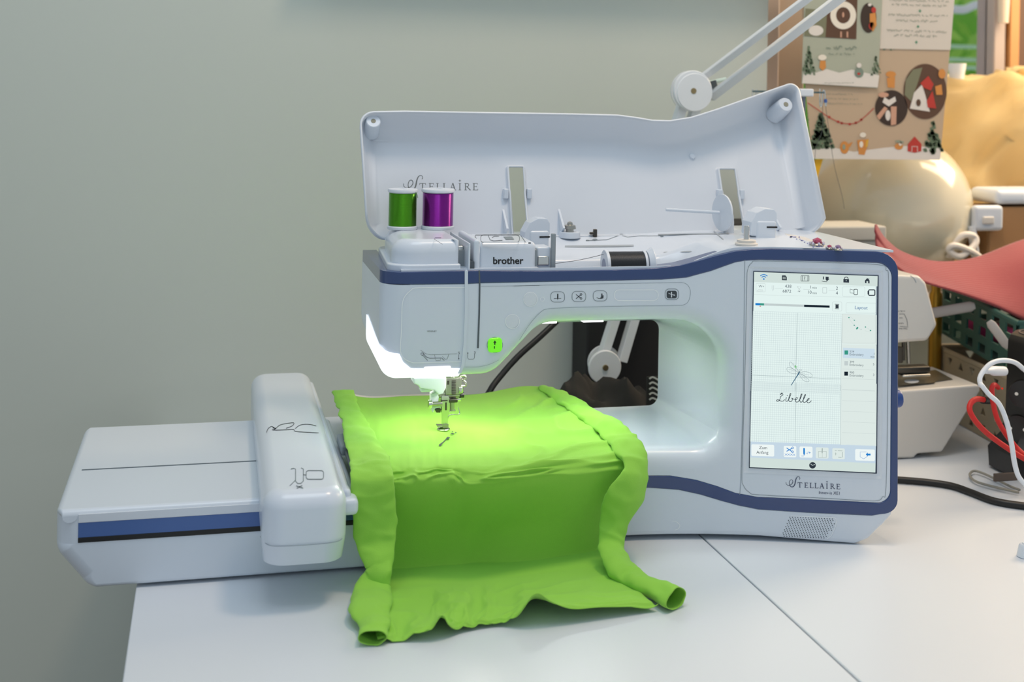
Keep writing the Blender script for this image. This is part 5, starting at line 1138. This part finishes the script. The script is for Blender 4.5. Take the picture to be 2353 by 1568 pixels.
# ================================================================== red cloth over the crates
RED = mat('coral_knit', '9c3c40', .9, wave=('Z', 160, .55, .4), noise_amt=.04, noise_scale=10, sheen=.3)
RR = [[P(*p) for p in ((2012, 516, 1.62), (2036, 552, 1.64), (2078, 582, 1.66), (2145, 600, 1.68), (2245, 592, 1.69), (2353, 553, 1.70), (2450, 525, 1.70), (2560, 560, 1.70), (2600, 680, 1.70))],
      [P(*p) for p in ((2011, 530, 1.60), (2042, 573, 1.61), (2090, 605, 1.63), (2160, 625, 1.64), (2260, 625, 1.64), (2363, 600, 1.64), (2460, 585, 1.64), (2570, 615, 1.64), (2615, 730, 1.64))],
      [P(*p) for p in ((2012, 548, 1.60), (2048, 590, 1.60), (2100, 625, 1.60), (2172, 648, 1.60), (2270, 662, 1.60), (2370, 665, 1.60), (2470, 665, 1.60), (2580, 690, 1.60), (2630, 780, 1.60))],
      [P(*p) for p in ((2014, 568, 1.59), (2056, 608, 1.58), (2112, 643, 1.57), (2185, 666, 1.57), (2285, 700, 1.57), (2380, 738, 1.57), (2480, 765, 1.57), (2590, 780, 1.57), (2640, 830, 1.57))],
      [P(*p) for p in ((2018, 560, 1.61), (2060, 600, 1.61), (2118, 640, 1.60), (2190, 662, 1.60), (2290, 694, 1.60), (2384, 730, 1.60), (2484, 757, 1.60), (2592, 772, 1.60), (2642, 822, 1.60))]]
tag(obj('coral_cloth', grid_surface(RR, 12, 8, lambda u, v, p: Vector((0, -.3, 1)) * (.004 * noise.noise(Vector((u * 6, v * 2, 2))) * min(1, 4 * u))), RED, smooth=180, solid=.003), 'coral red ribbed cloth draped over the crates on the right', 'cloth')
# ================================================================== second sewing machine
t = empty('second_sewing_machine', (.94, 1.56, 0)); tag(t, 'older cream sewing machine partly hidden behind the touchscreen', 'sewing machine')
YM = 1.51
def prism(name, pts, Y0, Y1, m, parent, r=.004, fr=None):
    fr = fr or r * 1.6
    L_ = [(P(x, y, Y0).x, P(x, y, Y0).z, fr, r) for x, y in pts]
    return obj(name, loft(fillet(L_, 4), lambda a, b, h: Vector((a, Y0 + h, b)), [(Y1 - Y0, None)], nb=4, back_bevel=True), m, parent, smooth=40)
hd = prism('head', [(1985, 628), (2114, 634), (2130, 650), (2156, 748), (2133, 785), (1985, 795)], YM, YM + .10, IVORY, t, .006)
prism('arm', [(1900, 640), (1990, 632), (1990, 760), (1900, 770)], YM + .005, YM + .095, IVORY, t, .006)
bd = prism('bed', [(1985, 905), (2252, 884), (2254, 900), (2166, 1040), (2110, 1044), (2100, 1054), (1985, 1056)], YM, YM + .115, IVORY, t, .004)
colx = P(1900, 640, YM).x; obj('column', rbox(colx, colx + .045, YM + .01, YM + .10, .004, .235, .006), IVORY, t)
dx = (lambda z_: (lambda x, y: Pz(x, y, z_)))
pr_ = P(2100, 895, YM).z
zbm = max(v.co.z for v in bd.data.vertices)
npl = Print(lambda x, y: Pz(x, y, zbm + .0004)); npl.poly([(2062, 862), (2150, 850), (2190, 872), (2150, 876), (2148, 880), (2062, 886)]); npl.put('needle_plate', STEEL, bd)
npl = Print(lambda x, y: Pz(x, y, zbm + .0008)); npl.ell(2095, 876, 17, 5); npl.put('bobbin_cover', WHITE2, bd)
ymn = YM + .045
obj('presser_bar', cyl(P(2086, 785, ymn), P(2088, 835, ymn), .0028, 12), STEEL, t); obj('needle_bar', cyl(P(2076, 785, ymn), P(2076, 828, ymn), .0024, 12), DSTEEL, t)
obj('presser_clamp', rbox(P(2068, 0, ymn).x, P(2085, 0, ymn).x, ymn - .006, ymn + .004, P(2075, 832, ymn).z, P(2075, 796, ymn).z, .001), DSTEEL, t)
fz = P(2095, 856, ymn).z
obj('presser_foot', rbox(P(2066, 0, ymn).x + .0, P(2130, 860, ymn).x, ymn - .010, ymn + .008, fz, fz + .010, .003), DSTEEL, t); obj('foot_base', rbox(P(2062, 860, ymn).x, P(2126, 860, ymn).x, ymn - .014, ymn + .010, fz - .003, fz, .001), CHROME, t)
hp_ = Print(lambda x, y: P(x, y, YM - .0006)); 
hp_.line([(2066, 722), (2078, 722), (2084, 735), (2086, 752), (2068, 750)], .9).line([(2066, 731), (2074, 731)], .9); scrawl(hp_, 2064, 2080, 716, 2.0, .8, 1, 0); scrawl(hp_, 2066, 2086, 756, 2.0, .8, 2, 0); scrawl(hp_, 2064, 2076, 744, 2, .8, 3, 0); hp_.put('printed_guide', INK, hd)
obj('head_seam', tube([P(2092, 634, YM - .0003), P(2100, 640, YM - .0003), P(2105, 650, YM - .0003)], .0005, 6), GROOVE, hd)
obj('rubber_foot', cyl((P(2105, 1066, YM + .02).x, YM + .03, 0), (P(2105, 1066, YM + .02).x, YM + .03, .006), .012, 18), BLACK, t)
# ================================================================== crates with holes
def plate_holes(name, o, ux, uz, nx, nz, W, H, th, hole, m, parent, shape='sq'):
    """panel with real holes: o corner, ux/uz unit vectors, nx x nz holes"""
    n_ = ux.cross(uz).normalized() * th; bm = bmesh.new(); cw, ch_ = W / nx, H / nz
    q = lambda u, v, k: bm.verts.new(o + ux * u + uz * v + n_ * k)
    for i in range(nx):
        for j in range(nz):
            u0, v0 = i * cw, j * ch_; hw, hh = cw * hole / 2, ch_ * hole / 2; cx, cy = u0 + cw / 2, v0 + ch_ / 2
            O = [(u0, v0), (u0 + cw, v0), (u0 + cw, v0 + ch_), (u0, v0 + ch_)]
            if shape == 'sq': I = [(cx - hw, cy - hh), (cx + hw, cy - hh), (cx + hw, cy + hh), (cx - hw, cy + hh)]
            else: s = 1 if (i + j) % 2 else -1; I = [(cx - hw, cy - hh * s), (cx + hw, cy - hh * s), (cx + hw * .1, cy + hh * s), (cx - hw * .1, cy + hh * s)]; I = I if s > 0 else [I[3], I[2], I[1], I[0]]
            for k in (0, 1):
                a = [q(*p, k) for p in O]; c = [q(*p, k) for p in I]
                for e in range(4): bm.faces.new((a[e], a[(e + 1) % 4], c[(e + 1) % 4], c[e]))
            a = [q(*p, 0) for p in I]; c = [q(*p, 1) for p in I]
            for e in range(4): bm.faces.new((a[e], a[(e + 1) % 4], c[(e + 1) % 4], c[e]))
    return obj(name, bm, m, parent, smooth=0)
def crate(label, far, near, zb, zt, nx, nz, hole, m, shape, depth, tilt=0.0, cat='crate'):
    far, near = Vector(far), Vector(near); u = (near - far).normalized(); u = Vector((u.x, u.y, tilt)).normalized(); W = (near - far).length; H = zt - zb
    v = (Vector((0, 0, 1)) - u * u.z).normalized(); w = u.cross(v).normalized()
    if w.x < 0: w = -w
    o = Vector((far.x, far.y, zb)); t = empty('storage_crate', o); tag(t, label, cat)
    plate_holes('side_panel', o, u, v, nx, nz, W, H, .003, hole, m, t, shape)
    plate_holes('side_panel', o + w * depth, u, v, nx, nz, W, H, .003, hole, m, t, shape)
    nd = max(2, int(depth / (W / nx)))
    plate_holes('end_panel', o, w, v, nd, nz, depth, H, .003, hole, m, t, shape); plate_holes('end_panel', o + u * W, w, v, nd, nz, depth, H, .003, hole, m, t, shape)
    bm = bmesh.new(); q = [bm.verts.new(o + u * (W * a) + w * (depth * c) + v * .002) for a, c in ((0, 0), (1, 0), (1, 1), (0, 1))]; bm.faces.new(q); obj('floor_panel', bm, m, t, smooth=0, solid=.003)
    c = [o + u * (W * a) + w * (depth * b_) + v * H for a, b_ in ((0, 0), (1, 0), (1, 1), (0, 1), (0, 0))]
    obj('rim', tube(c, .0045, 8, n=1), m, t)
    return t, o, u, v, w
TEAL = mat('teal_plastic', '2f5a52', .45); BEI = mat('beige_plastic', 'a89c84', .5)
crate('beige plastic crate with triangular holes under the teal crate', (1.118, 1.74, 0), (1.090, 1.500, 0), .001, .100, 7, 4, .45, BEI, 'tri', .26)
tc, to_, tu, tv, tw = crate('teal plastic crate with square holes under the coral cloth', (1.128, 1.74, 0), (1.092, 1.505, 0), .122, .196, 6, 3, .56, TEAL, 'sq', .25, -.06)
pb = tag(obj('pink_skein', rbox(1.135, 1.16, 1.56, 1.70, .130, .155, .008), mat('pink_yarn', 'c03a78', .9, wave=('Y', 120, .6))), 'pink yarn skein showing through the holes of the teal crate', 'yarn')
dk_ = tag(obj('dark_cloth_bundle', rbox(1.17, 1.33, 1.56, 1.70, .130, .150, .02), mat('dark_bundle', '23262a', .9)), 'dark cloth bundle inside the teal crate', 'cloth')
PEG = mat('grey_white_stick', 'b7b0ab', .5)
def stick(a, b, w, label):
    a, b = Vector(a), Vector(b); u = (b - a).normalized(); tag(obj('flat_stick', tube([a, a + u * .006, b - u * .006, b], [(w * .6, .002), (w, .003), (w, .003), (w * .6, .002)], 16, True, n=1, normals=[Vector((-.6, -.8, 0))] * 4), PEG), label, 'stick', 'flat sticks by the crates')
stick(P(2130, 722, 1.60), P(2240, 703, 1.58), .0075, 'flat grey stick pointing right from behind the older sewing machine')
stick(P(2272, 738, 1.52), P(2318, 800, 1.50), .0065, 'flat grey stick leaning behind the black power tower')
gl = P(2152, 690, 1.66); tag(obj('gold_tube', lathe([(.010, 0), (.010, .185), (.007, .19), (.008, .208), (.004, .21)], (P(2150, 690, 1.72).x, 1.72, .001), 24), mat('gold_foil', 'b08a35', .3, .8)), 'slim gold tube standing between the older sewing machine and the crates', 'tube')
# ================================================================== power tower and cables
TC = Vector((1.078, 1.430, 0)); TB = mat('tower_black', '141415', .38)
t = empty('power_tower', TC); tag(t, 'black tower power strip with sockets at the right edge', 'power strip')
zt3 = P(2340, 770, 1.43).z
ob = lathe([(.058, .002), (.066, .004), (.068, .030), (.052, .050), (.050, .060)], TC, 8); bmesh.ops.rotate(ob, verts=ob.verts, cent=TC, matrix=Matrix.Rotation(.39, 3, 'Z')); obj('tower_base', ob, TB, t, smooth=30)
ob = lathe([(.047, .055), (.0445, zt3 - .010), (.041, zt3 - .002), (.037, zt3)], TC, 8); bmesh.ops.rotate(ob, verts=ob.verts, cent=TC, matrix=Matrix.Rotation(.39, 3, 'Z')); obj('tower_column', ob, TB, t, smooth=30)
for k in range(4): obj('top_ring', lathe([(.031 - .007 * k, zt3), (.031 - .007 * k, zt3 + .0012), (.0285 - .007 * k, zt3 + .0012), (.0285 - .007 * k, zt3)], TC, 36, closed=True), mat('tower_ring_%d' % k, '4a4a48', .4), t)
dirc = Vector((-TC.x, -TC.y, 0)).normalized()
def on_tower(px, py):
    Y = 1.39
    for i in range(8): q = P(px, py, Y); Y = TC.y + dirc.y * .043 + (q.x - TC.x - dirc.x * .043) * (-dirc.x / dirc.y)
    return q
for px, py, r in ((2352, 906, .018), (2338, 985, .017)):
    q = on_tower(px, py); s = obj('socket', cyl(q + dirc * -.006, q + dirc * .002, r, 30), mat('socket_black_%d' % py, '0b0b0c', .25), t)
    sd = Vector((-dirc.y, dirc.x, 0))
    for k in (-1, 1): obj('socket_pin', cyl(q + sd * (.0085 * k) + dirc * .001, q + sd * (.0085 * k) + dirc * .0032, .0022, 10), CHROME, s)
q = on_tower(2303, 893); obj('indicator', cyl(q, q + dirc * .001, .0012, 8), glow('indicator_red', 'e02818', 1.0), t)
q = P(2310, 1060, TC.y - .066); obj('rating_label', rbox(q.x - .013, q.x + .02, q.y + .002, q.y + .006, .012, .022, .001), mat('label_brown', '5a4f46', .6), t)
z_ = lambda x, y: Pz(1990 + x / 3.565, 860 + y / 3.565, .0046)
w_ = 1.355
a5 = lambda x, y, Y: P(1990 + x / 4.61, 560 + y / 4.61, Y); a6 = lambda x, y, Y: P(1990 + x / 3.565, 860 + y / 3.565, Y)
t = empty('usb_cable', (1.02, 1.34, 0)); tag(t, 'white charging cable looping out of the black power tower', 'cable')
obj('cable', tube([a5(1760, 1400, 1.375), a5(1674, 1335, 1.37), a5(1580, 1262, 1.365), a5(1450, 1238, 1.36), a5(1330, 1268, 1.355), a5(1245, 1350, 1.35), a5(1205, 1430, 1.345), a5(1215, 1500, 1.34), a6(945, 90, 1.335), a6(1010, 170, 1.33), a6(1090, 245, 1.325), a6(1150, 385, 1.32), a6(1190, 560, 1.315), a6(1215, 720, 1.31), a6(1245, 830, 1.305), a6(1300, 905, 1.30), a6(1360, 960, 1.295), z_(1440, 985), z_(1600, 960), z_(1750, 990)], .0030, 12), WHITE2, t)
obj('usb_plug', tube([a5(1265, 1350, 1.36), a5(1330, 1350, 1.37), a5(1345, 1350, 1.372), a5(1460, 1352, 1.385)], [.0035, .0042, .0060, .0060], 14, n=1), WHITE2, t)
REDC = mat('red_cable', 'c4201c', .5)
t = empty('red_cable', (1.0, 1.34, 0)); tag(t, 'red cable with a black plug curving from the tower to the right edge', 'cable')
obj('cable', tube([a6(975, 212, 1.37), a6(905, 205, 1.36), a6(858, 240, 1.355), a6(850, 300, 1.35), a6(900, 390, 1.345), a6(1000, 492, 1.34), a6(1150, 602, 1.335), a6(1290, 690, 1.33), a6(1400, 740, 1.33), a6(1520, 800, 1.33), z_(1640, 900), z_(1780, 930)], .0034, 12), REDC, t)
obj('usb_plug', tube([a6(955, 212, 1.369), a6(1060, 216, 1.385)], [.005, .005], 12, n=1), BLACK, t)
t = empty('red_cable', (1.02, 1.36, 0)); tag(t, 'red cable dropping straight down the front of the black tower', 'cable')
obj('cable', tube([a6(1080, 110, 1.385), a6(1050, 88, 1.37), a6(1030, 130, 1.365), a6(1045, 260, 1.36), a6(1080, 380, 1.355), a6(1150, 500, 1.35), a6(1230, 600, 1.345), a6(1310, 670, 1.335), a6(1420, 720, 1.33), a6(1540, 780, 1.32), z_(1660, 860), z_(1800, 880)], .0032, 12), REDC, t)
tag(obj('black_cable', tube([z_(60, 850), z_(265, 866), z_(500, 886), z_(700, 916), z_(850, 966), z_(1050, 1040), z_(1294, 1080), z_(1500, 1095), z_(1750, 1080), z_(2000, 1100)], .0042, 12), BLACK), 'black cable lying across the white table right of the machine', 'cable')
q = Pz(2350, 1281, 0); t = empty('plastic_stopper', q + Vector((.004, 0, 0))); tag(t, 'small white plastic stopper on the table near the black cable', 'stopper')
q = q + Vector((.004, 0, 0)); obj('cap_body', lathe([(.0085, .0), (.0095, .001), (.0075, .012), (.006, .014)], q, 28), WHITE, t); obj('cap_top', lathe([(.004, .014), (.004, .0155), (.003, .016)], q, 20), WHITE2, t)
# grey tube standing in for a faint shadow loop by the tower foot
tag(obj('grey_cord', tube([z_(1250, 970), z_(1050, 925), z_(900, 880), z_(850, 830), z_(880, 795), z_(950, 810), z_(1080, 870), z_(1180, 920), z_(1260, 950)], .0016, 8), mat('shadow_loop_grey', '8e8c82', .7)), 'thin grey loop drawn as a faint shadow on the table beside the tower foot', 'cord')
